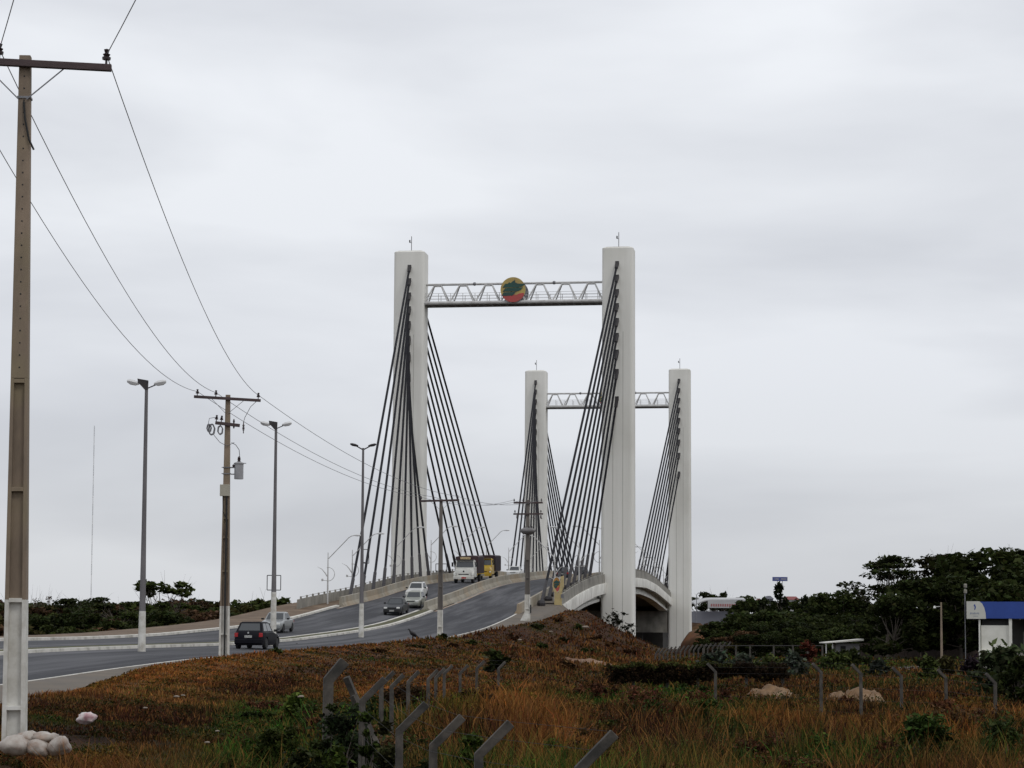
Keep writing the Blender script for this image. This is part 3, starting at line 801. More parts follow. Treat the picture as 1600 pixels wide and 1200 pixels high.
# ------------------------------------------------------------------ vehicles (front towards local -y)
M_chrome = mat('bright_metal', (.5, .5, .5), None, rough=.25, metal=.8)
M_plate = mat('number_plate_grey', (.42, .42, .40), (.2, .2, .2), 18, .5, lo=.45, hi=.6)
M_platered = mat('number_plate_red', (.40, .05, .04), (.5, .3, .28), 22, .5, lo=.5, hi=.66)
def paint(name, c, c2=None, rough=.32, metal=.2): return mat(name, c, c2 or tuple(v * .82 for v in c), 1.5, rough, metal=metal, coat=.25)
def wheel(parent, x, y, r=.30, w=.19):
    s = 1 if x > 0 else -1
    wb = MB(); wb.lathe((x, y, r), [(r * .62, -w / 2), (r * .93, -w / 2), (r, -w * .35), (r, w * .35), (r * .93, w / 2), (r * .62, w / 2)], 22, 'X'); o = wb.build('wheel', M_black, parent, smooth=40)
    rb = MB(); rb.lathe((x + s * (w / 2 - .03), y, r), [(0, -.02), (r * .62, -.02), (r * .64, .015), (r * .5, .0), (r * .18, .02), (0, .02)] if s > 0 else [(0, .02), (r * .62, .02), (r * .64, -.015), (r * .5, 0), (r * .18, -.02), (0, -.02)], 16, 'X')
    rb.build('rim', M_steel_g, o, smooth=40)
def car(name, pm, L=4.0, W=1.62, H=1.42, belt=.90, hood=.80, cowl=-.62, roof0=-.05, roof1=1.15, glass_end=1.60, deck=None, deckz=.90, bumper_m=None, r=.29, light_m=None, plate=True, rack=False):
    root = empty('car', (0, 0, 0), 0, 'x', 'car')
    f, b = -L / 2, L / 2; hw = W / 2
    fy, ry = f + .74, b - .72; ra = r + .06
    tops = [(f, .56), (f + .05, .66), (f + .16, hood - .08), (f + .5, hood - .02), (cowl, belt - .01), (0, belt + .015), (glass_end, (deckz if deck else belt + .02)), (b - .10, (deckz - .01 if deck else belt - .02)), (b - .02, .74), (b, .60)]
    hws = [(f, .78), (f + .06, .88), (f + .25, .97), (f + .8, 1), (0, 1), (b - .6, 1), (b - .2, .96), (b - .04, .9), (b, .84)]
    ys = sorted(set([p[0] for p in tops] + [p[0] for p in hws] + [fy + ra * math.cos(R(a)) for a in range(0, 181, 20)] + [ry + ra * math.cos(R(a)) for a in range(0, 181, 20)] + [-.3, .3]))
    ip = lambda pts, y: float(np.interp(y, [p[0] for p in pts], [p[1] for p in pts]))
    rings = []
    for y in ys:
        zt, k = ip(tops, y), ip(hws, y) * hw
        zb = .20 + (.1 if y in (f, b) else 0)
        for c in (fy, ry):
            if abs(y - c) <= ra: zb = max(zb, r + math.sqrt(max(0, ra * ra - (y - c)**2)) * .98)
        zb = min(zb, zt - .10); zm = max(zb + .02, .50)
        if zm > zt - .08: zm = zt - .09
        rings.append([(k * .95, y, zb), (k, y, max(zb + .01, min(zm, .42))), (k * 1.005, y, zm + .01), (k * .97, y, zt - .07), (k * .86, y, zt), (-k * .86, y, zt), (-k * .97, y, zt - .07), (-k * 1.005, y, zm + .01), (-k, y, max(zb + .01, min(zm, .42))), (-k * .95, y, zb)])
    mb = MB(); mb.loft(rings); body = mb.build('body', pm, root, smooth=32)
    # inner wheel wells / underside
    mb = MB(); mb.box((0, 0, .36), (W * .74, L * .9, .28)); mb.build('underbody', M_black, body)
    # cabin
    bw, tw_ = hw * .90, hw * .71
    gb = [(-bw, cowl - .05), (bw, cowl - .05), (bw, glass_end + .04), (-bw, glass_end + .04)]
    gt = [(-tw_, roof0), (tw_, roof0), (tw_, roof1), (-tw_, roof1)]
    mb = MB(); zr = H - .045
    mb.loft([[(x, y, belt - .06) for x, y in gb], [(x, y, zr) for x, y in gt], [(x * .82, roof0 + .12 if y < .2 * (roof0 + roof1) + .2 and y == roof0 else roof1 - .10, H) for x, y in gt]])
    cab = mb.build('cabin', pm, body, bevel=.035, seg=2)
    def face(a, b_, c, d, inset, off=.008):
        """a,b bottom edge, d,c top edge; an inset pane just proud of it"""
        a, b_, c, d = map(Vector, (a, b_, c, d))
        n = (b_ - a).cross(d - a).normalized()
        (u0, u1, v0, v1) = inset
        q = lambda u, v: (a.lerp(b_, u)).lerp(d.lerp(c, u), v) + n * off
        return [q(u0, v0), q(u1, v0), q(u1, v1), q(u0, v1)]
    z0 = belt - .06; B = [Vector((x, y, z0)) for x, y in gb]; T = [Vector((x, y, zr)) for x, y in gt]
    def pane(nm, pts, m=M_glass):
        n = (pts[1] - pts[0]).cross(pts[3] - pts[0]).normalized()
        k = MB(); k.prism(pts, n * -.02); return k.build(nm, m, root)
    pane('windscreen', face(B[0], B[1], T[1], T[0], (.07, .93, .14, .93)))
    pane('rear_window', face(B[2], B[3], T[3], T[2], (.09, .91, .20, .90)))
    for (i, j) in ((1, 2), (3, 0)):
        rev = i == 3
        segs = ((.13, .50), (.55, .88)) if not rev else ((.12, .45), (.50, .87))
        for u0, u1 in segs: pane('side_window', face(B[i], B[j], T[j], T[i], (u0, u1, .16, .90)))
    # lights, bumpers, grille, plate, mirrors
    bm_ = bumper_m or pm
    for y, s in ((f, -1), (b, 1)):
        k = MB(); k.loft([[(x, y + s * dy, z) for z, dy in ((.26, -.02), (.30, .07), (.50, .07), (.54, -.02))] for x in (-hw * .9, hw * .9)]); k.build('bumper', bm_, root, bevel=.02)
    lm = light_m or M_lens
    for s in (-1, 1):
        k = MB(); k.box((s * hw * .68, f + .045, .64), (hw * .36, .10, .13), rz=s * R(10)); k.build('headlight', lm, root, bevel=.02)
        zc = .74 if not deck else .72
        k = MB(); k.box((s * hw * .80, b - .07, zc), (hw * .24, .13, .22 if not deck else .16), rz=-s * R(12)); k.build('taillight', M_red, root, bevel=.02)
        k = MB(); k.box((s * (hw + .10), cowl + .22, belt + .05), (.19, .09, .13)); k.box((s * (hw - .01), cowl + .24, belt + .02), (.1, .03, .03)); k.build('mirror', M_black, root, bevel=.02)
    k = MB(); k.box((0, f + .02, .62), (hw * .84, .06, .09)); k.build('grille', M_black, root)
    if plate:
        for y, z in ((f - .075, .40), (b + .012, .66)):
            k = MB(); k.box((0, y, z), (.40, .014, .13)); k.build('number_plate', M_plate, root)
    for x in (-1, 1):
        for y in (fy, ry): wheel(root, x * (hw - .10), y, r)
    if rack:
        k = MB()
        for x in (-1, 1): k.tube([(x * tw_ * .85, roof0 + .15, H + .05), (x * tw_ * .85, roof1 - .1, H + .05)], .015, 5)
        for y in (roof0 + .4, roof1 - .4): k.tube([(-tw_ * .85, y, H + .05), (tw_ * .85, y, H + .05)], .015, 5)
        k.build('roof_rack', M_black, root)
    return root
P_black = mat('black_paint', (.004, .004, .008), (.007, .007, .01), 1.5, .55, spec=.12); P_silver = paint('silver_paint', (.30, .31, .31), metal=.5); P_dark = mat('dark_grey_paint', (.016, .019, .022), (.024, .026, .03), 1.5, .4, spec=.3); P_beige = paint('pale_silver_paint', (.32, .33, .29), metal=.3); P_white = paint('white_paint', (.62, .62, .60), metal=0)
def on_road(o, t, w, away, label, dz=0.0):
    x, y = xy(t, w); z = float(rz(t, w)) + .02 + dz
    z1, z0 = float(rz(t + 2, w)), float(rz(t - 2, w)); sl = math.atan2(z1 - z0, 4)
    o.location = (x, y, z); o['label'] = label
    o.rotation_euler = (-sl if away else sl, 0, -ANG + (math.pi if away else 0))
    return o
c = car('h', P_black, L=3.75, W=1.64, H=1.44, belt=.92, cowl=-.55, roof0=-.1, roof1=1.35, glass_end=1.72, bumper_m=P_black, r=.29)
on_road(c, -131.5, 4.42, True, 'black hatchback driving away towards the bridge, with red tail lights')
for ch in c.children:
    if ch.name.startswith('taillight'): pass
mb = MB(); mb.lathe((0, 1.89, .86), [(0, -.01), (.05, -.01), (.05, .012), (0, .012)], 12, 'Y'); mb.build('badge', M_chrome, c)
c = car('s', P_silver, L=4.05, W=1.65, H=1.42, deck=True, glass_end=1.35, roof1=.85, cowl=-.68, roof0=-.15)
on_road(c, -93.5, -4.0, False, 'silver sedan coming down the road behind the street lamp')
c = car('d', P_dark, L=4.0, W=1.60, H=1.36, deck=True, glass_end=1.35, roof1=.85, bumper_m=M_black)
on_road(c, -60.5, -1.75, False, 'dark grey sedan driving off the bridge, lowest of the three oncoming cars together')
c = car('b', P_beige, L=3.85, W=1.64, H=1.42, roof1=1.3, glass_end=1.68)
on_road(c, -51, -1.9, False, 'pale silver hatchback in the middle of the three oncoming cars together')
c = car('w', P_white, L=4.15, W=1.62, H=1.45, roof1=1.35, glass_end=1.80, rack=True)
on_road(c, -36, -4.45, False, 'white estate car with roof bars, topmost of the three oncoming cars together')
c = car('k', P_white, L=4.1, W=1.66, H=1.42, deck=True, glass_end=1.35, roof1=.9)
on_road(c, 31, -4.0, False, 'white car at the crest of the bridge behind the median barrier')
c = car('e', P_dark, L=3.8, W=1.64, H=1.46, roof1=1.3, glass_end=1.7)
on_road(c, 17, 3.9, True, 'dark car going away behind the stays of the near right tower')
c = car('g', P_dark, L=4.0, W=1.66, H=1.6, roof1=1.3, glass_end=1.75)
on_road(c, 47, 3.0, True, 'dark car just over the crest, only its roof showing beside the near right tower')

def truck(pm, cargo_m, cargo_h, L=7.2, sign=True, plate_m=M_platered, top_dark=True):
    r = empty('truck', (0, 0, 0), 0, 'x', 'truck')
    f = -L / 2; W = 2.25
    # bonnet nose
    mb = MB(); mb.loft([[(x * k, y, z) for x, z in ((-1, .62), (1, .62), (1, zt - .28), (.86, zt - .06), (.6, zt), (-.6, zt), (-.86, zt - .06), (-1, zt - .28))] for y, k, zt in ((f + .02, .92, 1.30), (f + .10, 1.0, 1.52), (f + .55, 1.04, 1.66), (f + 1.2, 1.06, 1.74))])
    mb.build('bonnet', pm, r, smooth=35)
    # cab
    mb = MB(); y0 = f + .95
    mb.loft([[(-1.10, y0, .62), (1.10, y0, .62), (1.10, y0 + 1.6, .62), (-1.10, y0 + 1.6, .62)], [(-1.10, y0, 1.66), (1.10, y0, 1.66), (1.10, y0 + 1.6, 1.66), (-1.10, y0 + 1.6, 1.66)],
             [(-.98, y0 + .22, 2.46), (.98, y0 + .22, 2.46), (.98, y0 + 1.55, 2.46), (-.98, y0 + 1.55, 2.46)], [(-.80, y0 + .40, 2.56), (.80, y0 + .40, 2.56), (.80, y0 + 1.45, 2.56), (-.80, y0 + 1.45, 2.56)]])
    cb = mb.build('cab', pm, r, bevel=.05)
    mb = MB(); a = [Vector(v) for v in ((-.97, y0 + .015, 1.74), (.97, y0 + .015, 1.74), (.89, y0 + .195, 2.36), (-.89, y0 + .195, 2.36))]
    mb.prism(a, (0, -.02, .004)); mb.build('windscreen', M_glass, r)
    mb = MB(); mb.box((0, y0 + .05, 2.50), (1.9, .22, .10)); mb.build('sun_visor', M_black, r)
    for s in (-1, 1):
        mb = MB(); mb.prism([Vector(v) for v in ((s * 1.075, y0 + .35, 1.72), (s * 1.075, y0 + 1.2, 1.72), (s * 1.01, y0 + 1.15, 2.32), (s * 1.01, y0 + .45, 2.32))], (s * .02, 0, 0)); mb.build('side_window', M_glass, r)
        mb = MB(); mb.box((s * 1.38, y0 - .1, 2.05), (.20, .08, .48)); mb.tube([(s * 1.08, y0, 2.3), (s * 1.36, y0 - .1, 2.25)], .02, 5); mb.tube([(s * 1.08, y0, 1.8), (s * 1.36, y0 - .1, 1.85)], .02, 5); mb.build('mirror', M_black, r)
        mb = MB(); mb.loft([[(s * x, y, z) for x, z in ((.78, .68), (1.14, .68), (1.14, zt - .12), (1.02, zt), (.78, zt))] for y, zt in ((f + .02, 1.12), (f + .15, 1.28), (f + .7, 1.34), (f + 1.1, 1.2))]); mb.build('fender', pm, r, smooth=35)
        mb = MB(); mb.lathe((s * .98, f + .03, .95), [(0, -.05), (.10, -.04), (.13, 0), (.13, .05)], 14, 'Y'); mb.build('headlight', M_lens, r, smooth=40)
        for (yy, rr) in ((f + .62, .46), (f + L - 1.7, .47)): wheel(r, s * .95, yy, rr, .30)
    mb = MB(); mb.box((0, f - .06, .60), (2.30, .16, .30)); mb.build('bumper', pm, r, bevel=.03)
    mb = MB(); mb.box((.05, f - .15, .60), (.52, .02, .19)); mb.build('number_plate', plate_m, r)
    mb = MB(); mb.box((0, f + .03, .98), (1.15, .06, .10)); mb.lathe((0, f + .05, 1.30), [(.07, -.05), (.10, -.05), (.10, 0), (.07, 0)], 14, 'Y'); mb.build('grille', M_black, r)
    # load bed
    mb = MB(); y1 = f + 2.75
    mb.box((0, (y1 + f + L) / 2, .82), (.9, L - 2.75, .24)); mb.box((0, (y1 + f + L) / 2, .60), (2.0, .1, .3)); mb.build('chassis', M_black, r)
    hb = cargo_h
    mb = MB(); mb.loft([[(-1.22, y, 1.0), (1.22, y, 1.0), (1.22, y, hb - .12), (1.10, y, hb + sg), (0, y, hb + .06 + sg), (-1.10, y, hb + sg), (-1.22, y, hb - .12)] for y, sg in ((y1, 0), (y1 + .9, -.05), (y1 + 1.8, .0), (y1 + 2.7, -.05), (f + L, 0))]); mb.build('load_cover', cargo_m, r, smooth=25)
    mb = MB()
    for yy in np.linspace(y1 + .05, f + L - .05, 6):
        for s in (-1, 1): mb.box((s * 1.235, yy, (hb + .9) / 2), (.04, .07, hb - 1.05))
    mb.build('side_post', M_dark_steel, r)
    if sign:
        mb = MB(); mb.box((0, y0 + .30, 2.74), (1.15, .1, .26)); mb.build('roof_sign', mat('cream_sign', (.55, .46, .24), (.35, .2, .12), 9, .6, lo=.45, hi=.6), r, bevel=.02)
        mb = MB(); mb.box((0, y0 + .40, 2.74), (2.2, .06, .36)); mb.build('wind_deflector', mat('tarp_brown', (.06, .032, .035), (.035, .02, .022), 1.5, .8), r)
    return r
mat('tarp_brown', (.06, .032, .035), (.035, .02, .022), 1.5, .8)
tk = truck(paint('truck_white', (.66, .66, .62), (.56, .55, .50), metal=0), MATS['tarp_brown'], 2.95, L=7.0)
on_road(tk, -3.6, -4.5, False, 'white bonneted truck with brown covered load and cream roof sign')
tk = truck(paint('truck_yellow', (.62, .42, .03), (.50, .30, .02), metal=0), mat('tarp_dark', (.03, .02, .035), (.05, .025, .025), 1.2, .8), 2.85, L=7.2, sign=False, plate_m=M_plate)
on_road(tk, 14.6, -5.2, False, 'yellow bonneted truck with dark covered load, following the white truck')

# ------------------------------------------------------------------ fences
M_fpost = mat('lichen_concrete', (.095, .083, .07), (.045, .04, .034), 5, .95, .4, c3=(.03, .028, .025), s3=3.5, lo3=.45, hi3=.7)
def fpost(mb_name, parent, bend, zg, ax, ay, arm_l=.47, w=.115, ang=45, tilt=0.0):
    """square concrete post, its top bent over towards (ax, ay)"""
    mb = MB(); d = Vector((ax, ay, 0)).normalized(); n = Vector((-d.y, d.x, 0)); h = w / 2; z = Vector((0, 0, 1))
    tipv = (d * math.cos(R(ang)) + z * math.sin(R(ang)))
    base = Vector((bend.x, bend.y, zg)) + n * tilt
    ringf = lambda c, u: [c + u * h + n * h, c - u * h + n * h, c - u * h - n * h, c + u * h - n * h]
    u2 = (d * math.cos(R(ang / 2 - 0)) - z * math.sin(R(ang / 2))).normalized()
    u3 = (d * math.sin(R(ang)) - z * math.cos(R(ang))).normalized()
    mb.loft([ringf(base, d), ringf(bend, u2), ringf(bend + tipv * arm_l, u3)])
    return mb.build('post', M_fpost, parent, bevel=.008)
def fence(lab, posts, ax, ay, zdrop=2.3, w=.115, arm_l=.47, wires=True, ang=45, name='wire_fence'):
    pb = [at(px, py, Y) for px, py, Y in posts]
    r = empty(name, (pb[0].x, pb[0].y, pb[0].z - zdrop), 0, lab, 'fence')
    off = Vector(r.location)
    dirn = Vector((ax, ay, 0)).normalized()
    for p in pb:
        q = p - off; g = float(ground(p.x, p.y)) - off.z - .3
        fpost('post', r, q, min(g, q.z - 1.2), ax, ay, arm_l=arm_l, w=w, ang=ang, tilt=random.uniform(-.05, .05))
    if wires:
        mb = MB()
        for dz in (-.05, -.45, -.85, -1.25, -1.65): mb.tube([p - off + Vector((0, 0, dz)) - dirn * .06 for p in pb], .002 if pb[0].y < 60 else .003, 4)
        for k in (.33, .85): mb.tube([p - off + (dirn * math.cos(R(ang)) + Vector((0, 0, math.sin(R(ang))))) * arm_l * k + Vector((0, 0, .07)) for p in pb], .002 if pb[0].y < 60 else .003, 4)
        mb.build('barbed_wire', M_black, r)
    return r
fence('leaning grey concrete posts with bent tops and barbed wire in the centre foreground', [(905, 1202, 20.5), (748, 1180, 22.8), (677, 1166, 25), (624, 1142, 27), (566, 1096, 32)], 1, .1, w=.098)
# stout corner post with struts
cf = at(513, 1063, 36.5)
r = empty('corner_post', (cf.x, cf.y, cf.z - 2.3), R(5), 'thick broken concrete corner post leaning among vines, left end of the near fence', 'fence post')
fpost('post', r, Vector((0, 0, 2.3)), -.3, 1, .1, arm_l=.42, w=.175, ang=50).name = 'shaft'
mb = MB(); mb.tube([(1.0, .1, .8), (.42, .05, 2.05)], [.075, .075], 4); mb.tube([(.9, .4, 1.0), (.30, .1, 2.35)], [.07, .07], 4); mb.build('strut', M_fpost, r)
fence('row of short bent-top concrete posts along the foot of the road embankment', [(596, 1070, 44), (612, 1073, 47), (638, 1066, 52), (669, 1062, 58), (681, 1059, 61), (694, 1053, 66), (719, 1052, 70), (745, 1045, 72), (779, 1045, 80)], 1, .25, w=.085, arm_l=.36)
fence('bent-top concrete posts spaced across the dry field at right, tips pointing left', [(1118, 1050, 78), (1283, 1051, 72), (1345, 1053, 70), (1408, 1057, 73), (1478, 1060, 76), (1555, 1068, 66)], -1, -.15, w=.095, arm_l=.42)
pts = []
for i in range(17): pts.append((1024 + i * 6.2 + i * i * .05, 1023 - i * .75, 165 + i * 2.6))
fence('dense comb of bent-top concrete posts below the bridge beside the far right tower', pts, 1, .3, w=.12, arm_l=.62, ang=52)
# mesh fence and gate
r = empty('mesh_fence', tuple(at(1172, 1030, 150)), 0, 'low wire mesh fence with thin posts and braced gate in front of the shrubs', 'fence'); off = Vector(r.location)
pp = [at(px, 1009, 150) for px in (1100, 1126, 1150, 1172, 1209, 1239, 1262, 1285)]
for p in pp:
    mb = MB(); mb.box(p - off - Vector((0, 0, .8)), (.11, .11, 1.7)); mb.build('post', M_fpost, r)
mb = MB(); mb.tube([p - off for p in pp], .025, 5); mb.tube([p - off - Vector((0, 0, 1.4)) for p in pp], .02, 5); mb.tube([pp[3] - off - Vector((0, 0, 1.4)), pp[4] - off - Vector((0, 0, .4))], .04, 5); mb.build('rail', M_dark_steel, r)

# ------------------------------------------------------------------ buildings at the right
M_bw = mat('white_plaster', (.74, .73, .67), (.62, .61, .55), 1.2, .9, .1)
M_blue = mat('blue_fascia', (.012, .045, .24), (.018, .06, .30), 1.0, .5)
Y = 130.0; g0 = at(1511, 1040, Y)
r = empty('roadside_building', (g0.x, Y, float(ground(g0.x + 3, Y + 3))), -R(12.5), 'white roadside building with a blue and white canopy fascia at far right', 'building'); off = Vector(r.location)
def bq(px0, py0, px1, py1, y, d, nm, m, bev=0):
    a, b_ = at(px0, py0, Y + y) - off, at(px1, py1, Y + y) - off
    mb = MB(); mb.box(((a.x + b_.x) / 2, y + d / 2, (a.z + b_.z) / 2), (abs(b_.x - a.x), d, abs(a.z - b_.z))); return mb.build(nm, m, r, bevel=bev)
bq(1512, 940, 1660, 967, 0.02, 7, 'canopy', M_blue)
a, b_ = at(1510, 939.5, Y) - off, at(1540, 967, Y) - off
mb = MB(); zt, zb = a.z, b_.z
poly = [Vector((a.x, -.04, zb)), Vector((b_.x, -.04, zb))] + [Vector((a.x + (b_.x - a.x) * (.62 + .38 * math.cos(q)), -.04, zb + (zt - zb) * math.sin(q))) for q in [R(k) for k in (20, 40, 60, 80, 90)]] + [Vector((a.x, -.04, zt))]
mb.prism(poly, (0, .056, 0)); mb.build('fascia_panel', mat('fascia_white', (.55, .55, .50), (.48, .48, .44), 1, .6), r)
cx = a.x + .47
mb = MB(); mb.prism([Vector((cx - .02, -.05, zt - .52)), Vector((cx + .05, -.05, zt - .48)), Vector((cx + .08, -.05, zt - .33)), Vector((cx + .02, -.05, zt - .17)), Vector((cx - .06, -.05, zt - .22)), Vector((cx + .01, -.05, zt - .34))], (0, .01, 0)); mb.build('logo', M_blue, r)
mb = MB()
for i in range(7): mb.box((cx - .24 + i * .08, -.046, zt - .72 + (.012 if i % 2 else 0)), (.045, .01, .085 if i % 3 else .11))
for i in range(5): mb.box((cx - .05 + i * .06, -.046, zt - .88), (.035, .01, .03))
mb.build('lettering', mat('faint_lettering', (.22, .25, .33), None), r)
bq(1531, 977, 1574, 1017, .25, .25, 'wall', M_bw); bq(1528, 966, 1531.5, 1036, .1, .5, 'column', M_bw); bq(1574, 966, 1579.5, 1030, .1, .5, 'column', M_bw)
bq(1579, 987, 1650, 1030, 3.0, .25, 'wall', M_conc); bq(1531, 966, 1574, 977, .45, .2, 'transom', M_black); bq(1579, 966, 1650, 988, 3.2, .2, 'opening', M_black)
bq(1528, 1017, 1577, 1019.5, .05, .3, 'sill', M_bw); bq(1529, 1019.5, 1650, 1045, .3, .4, 'plinth', M_conc); bq(1531, 968, 1650, 1040, 4.0, .2, 'back_wall', M_dark_conc)
mb = MB(); p = at(1586, 969, Y + 1) - off; mb.lathe(p, [(0, 0), (.05, .02), (.05, .1), (0, .12)], 8); mb.build('lamp', M_lens, r)
# flood lamp on a thin post above the canopy
p0 = at(1512, 968, Y + .4); p1 = at(1512, 912, Y + .4); h = p1.z - p0.z
r = empty('floodlight_post', tuple(p0 - Vector((.15, 0, 3))), 0, 'thin post with two pale lamp heads beside the blue canopy', 'lamp')
mb = MB(); mb.tube([(0, 0, 0), (0, 0, h + 3 - .3)], .03, 6); mb.build('pole', M_steel_g, r)
for k in (.0, .34): mb = MB(); mb.lathe((.03, 0, h + 3 - .62 + k), [(.05, 0), (.10, .06), (.10, .22), (.06, .28)], 10); mb.build('lamp_head', mat('dull_cream', (.24, .23, .18), (.18, .17, .14), 3, .6), r)
# flat-roofed shack
Y = 180.0; g0 = at(1316, 1030, Y); gz = float(ground(g0.x, Y))
r = empty('guard_shack', (g0.x, Y, gz), 0, 'small grey guard shack with a thin white flat roof', 'shack'); off = Vector(r.location)
a, b_ = at(1286, 1004.5, Y) - off, at(1346, 1000.5, Y) - off
mb = MB(); mb.prism([Vector((a.x, -1.2, a.z - .03)), Vector((b_.x, -1.2, b_.z - .03)), Vector((b_.x, -1.2, b_.z + .12)), Vector((a.x, -1.2, a.z + .05))], (0, 3.4, 0)); mb.build('roof', M_white_band, r)
x0, x1 = at(1305, 1000, Y).x - off.x, at(1341, 1000, Y).x - off.x
mb = MB(); mb.box(((x0 + x1) / 2, .6, a.z / 2 - .35), (x1 - x0, 2.4, a.z + .6)); mb.build('wall', mat('grey_render', (.24, .23, .24), (.17, .16, .17), 1, .9), r)
mb = MB(); mb.box((x0 + .55, -.62, a.z / 2 - .1), (.42, .04, a.z - .3)); mb.build('door', M_black, r)
for px in (1288, 1298): mb = MB(); mb.box((at(px, 1000, Y).x - off.x, -1.0, a.z / 2 - .35), (.09, .09, a.z + .6)); mb.build('post', M_steel_w, r)
# low brown boundary wall behind
Y = 196.0; a, b_ = at(1345, 1005, Y), at(1620, 1003, Y)
r = None; mb = MB(); n = 16
for i in range(n):
    x0 = a.x + (b_.x - a.x) * i / n; x1 = a.x + (b_.x - a.x) * (i + 1) / n - .04
    mb.box(((x0 + x1) / 2, Y, (a.z + float(ground(x0, Y)) - .5) / 2), (x1 - x0, .12, a.z - float(ground(x0, Y)) + .5 + random.uniform(-.05, .05)))
tag(mb.build('boundary_wall', mat('brown_slab_wall', (.065, .045, .038), (.04, .03, .028), .7, .95, c3=(.10, .075, .06), s3=.25)), 'long low brown panel wall in front of the dark trees at right', 'wall')
# thin pole with a small lamp
p = at(1471, 1003, 160); h = at(1471, 941, 160).z - p.z
r = empty('lamp_post', (p.x, 160, p.z - 1.2), 0, 'thin dark wooden lamp post with a small bright lamp before the trees', 'lamp')
mb = MB(); mb.tube([(0, 0, 0), (0, 0, h + 1.2)], [.10, .06], 7); mb.build('pole', M_pole_c, r); mb = MB(); mb.tube([(0, 0, h + .9), (-.45, 0, h + .85)], .02, 5); mb.lathe((-.48, 0, h + .72), [(.03, 0), (.10, .05), (.07, .2), (0, .22)], 8); mb.build('lamp_head', M_lens, r)

# ------------------------------------------------------------------ far town
M_far_w = mat('far_white', (.46, .46, .46), (.38, .38, .39), .2, .9); M_far_r = mat('far_red', (.36, .13, .13), (.30, .12, .12), .3, .9); M_far_y = mat('far_yellow', (.42, .30, .12), None); M_far_g = mat('far_grey', (.16, .165, .19), (.12, .12, .14), .1, .9)
Y = 620.0
a, b_ = at(1086, 938, Y), at(1165, 962, Y); gz = E - 3
r = empty('warehouse', (b_.x - 7, Y, gz), 0, 'large hangar with curved white roof and a red lettered strip, far beyond the bridge', 'warehouse'); off = Vector(r.location)
def arch(y, x0, x1, z0, z1, n=12): return [Vector((x0 + (x1 - x0) * i / n, y, z0 + (z1 - z0) * math.sin(math.pi / 2 * min(1, (i / n) * 3.2)))) for i in range(n + 1)]
q = arch(-.0, a.x - off.x, b_.x - off.x, at(1086, 944, Y).z - off.z, a.z - off.z + .3)
mb = MB(); mb.loft([[p + Vector((0, y, dz)) for p in q] + [p + Vector((0, y, dz - .35)) for p in reversed(q)] for y, dz in ((0, 0), (6, .6), (34, .6), (40, 0))]); mb.build('roof', M_far_w, r)
c0, c1 = at(1110, 943.5, Y - .5) - off, at(1160, 948, Y - .5) - off
mb = MB(); mb.box(((c0.x + c1.x) / 2, -.8, (c0.z + c1.z) / 2 + .3), (c1.x - c0.x + 1.5, .3, 2.1)); mb.build('fascia', M_far_w, r)
mb = MB()
for i in range(14): mb.box((c0.x + .3 + i * (c1.x - c0.x) / 14, -.98, (c0.z + c1.z) / 2), (.42, .05, .75)); 
mb.build('lettering', M_far_r, r)
mb = MB(); mb.box(((a.x + b_.x) / 2 - off.x, 20, 2.2), (b_.x - a.x, 38, at(1086, 950, Y).z - gz + 4)); mb.build('wall', M_far_g, r)
for (px0, px1, py0, py1, Yh, m, lab) in ((1183, 1191, 935, 952, 600, M_far_r, 'small house with pink red roof right of the hangar'), (1191, 1200, 939, 952, 590, M_far_w, 'small white house next to the pink roofed one'),
        (1255, 1290, 937, 943, 640, M_far_y, 'long low yellow building in the distance'), (1226, 1248, 932, 945, 660, M_far_r, 'distant reddish roofed house behind the pointed tree'), (1288, 1303, 938, 945, 630, M_far_w, 'distant white shed right of the yellow building'),
        (1325, 1350, 940, 946, 650, M_far_w, 'distant pale house nearest the big tree'), (1196, 1208, 931, 945, 680, M_far_g, 'distant grey gabled house left of the pointed tree')):
    p0, p1 = at(px0, py1, Yh), at(px1, py0, Yh); wd = p1.x - p0.x; gz = E - 3
    r = empty('house', ((p0.x + p1.x) / 2, Yh, gz), 0, lab, 'house'); H = p1.z - gz
    mb = MB(); mb.box((0, 3, H / 2 - .5), (wd, 6, H - 1)); mb.build('wall', M_far_w if m is M_far_r else m, r)
    mb = MB(); mb.prism([Vector((-wd / 2 - .3, -.4, H - 1)), Vector((wd / 2 + .3, -.4, H - 1)), Vector((wd / 2 - .8, -.1, H)), Vector((-wd / 2 + .8, -.1, H))], (0, 6.6, 0)); mb.build('roof', m, r)
    mb = MB(); n = max(1, int(wd / 2.5))
    for i in range(n): mb.box((-wd / 2 + (i + .5) * wd / n, -.05, H - 2), (.8, .08, .9))
    mb.build('window', M_black, r)
# billboard on two legs
Y = 520.0; a, b_ = at(1207, 901.5, Y), at(1230.5, 908, Y); gz = E - 3
r = empty('billboard', ((a.x + b_.x) / 2, Y, gz), 0, 'long blue billboard on two thin legs above the treetops', 'billboard')
mb = MB(); mb.box((0, 0, (a.z + b_.z) / 2 - gz), (b_.x - a.x, .4, a.z - b_.z)); mb.build('panel', mat('billboard_blue', (.04, .055, .22), (.09, .11, .28), .8, .6), r)
mb = MB()
for i, x in enumerate((-1.2, -.95, -.7, -.45, .3, .55, .8, 1.05, 1.3)): mb.box((x, -.22, (a.z + b_.z) / 2 - gz), (.15, .05, .3))
mb.box((b_.x - (a.x + b_.x) / 2 - .1, -.22, (a.z + b_.z) / 2 - gz), (.12, .05, a.z - b_.z - .1)); mb.build('lettering', M_far_w, r)
for x in (-.65, .55): mb = MB(); mb.tube([(x, 0, 0), (x, 0, b_.z - gz)], .09, 6); mb.build('leg', M_steel_w, r)
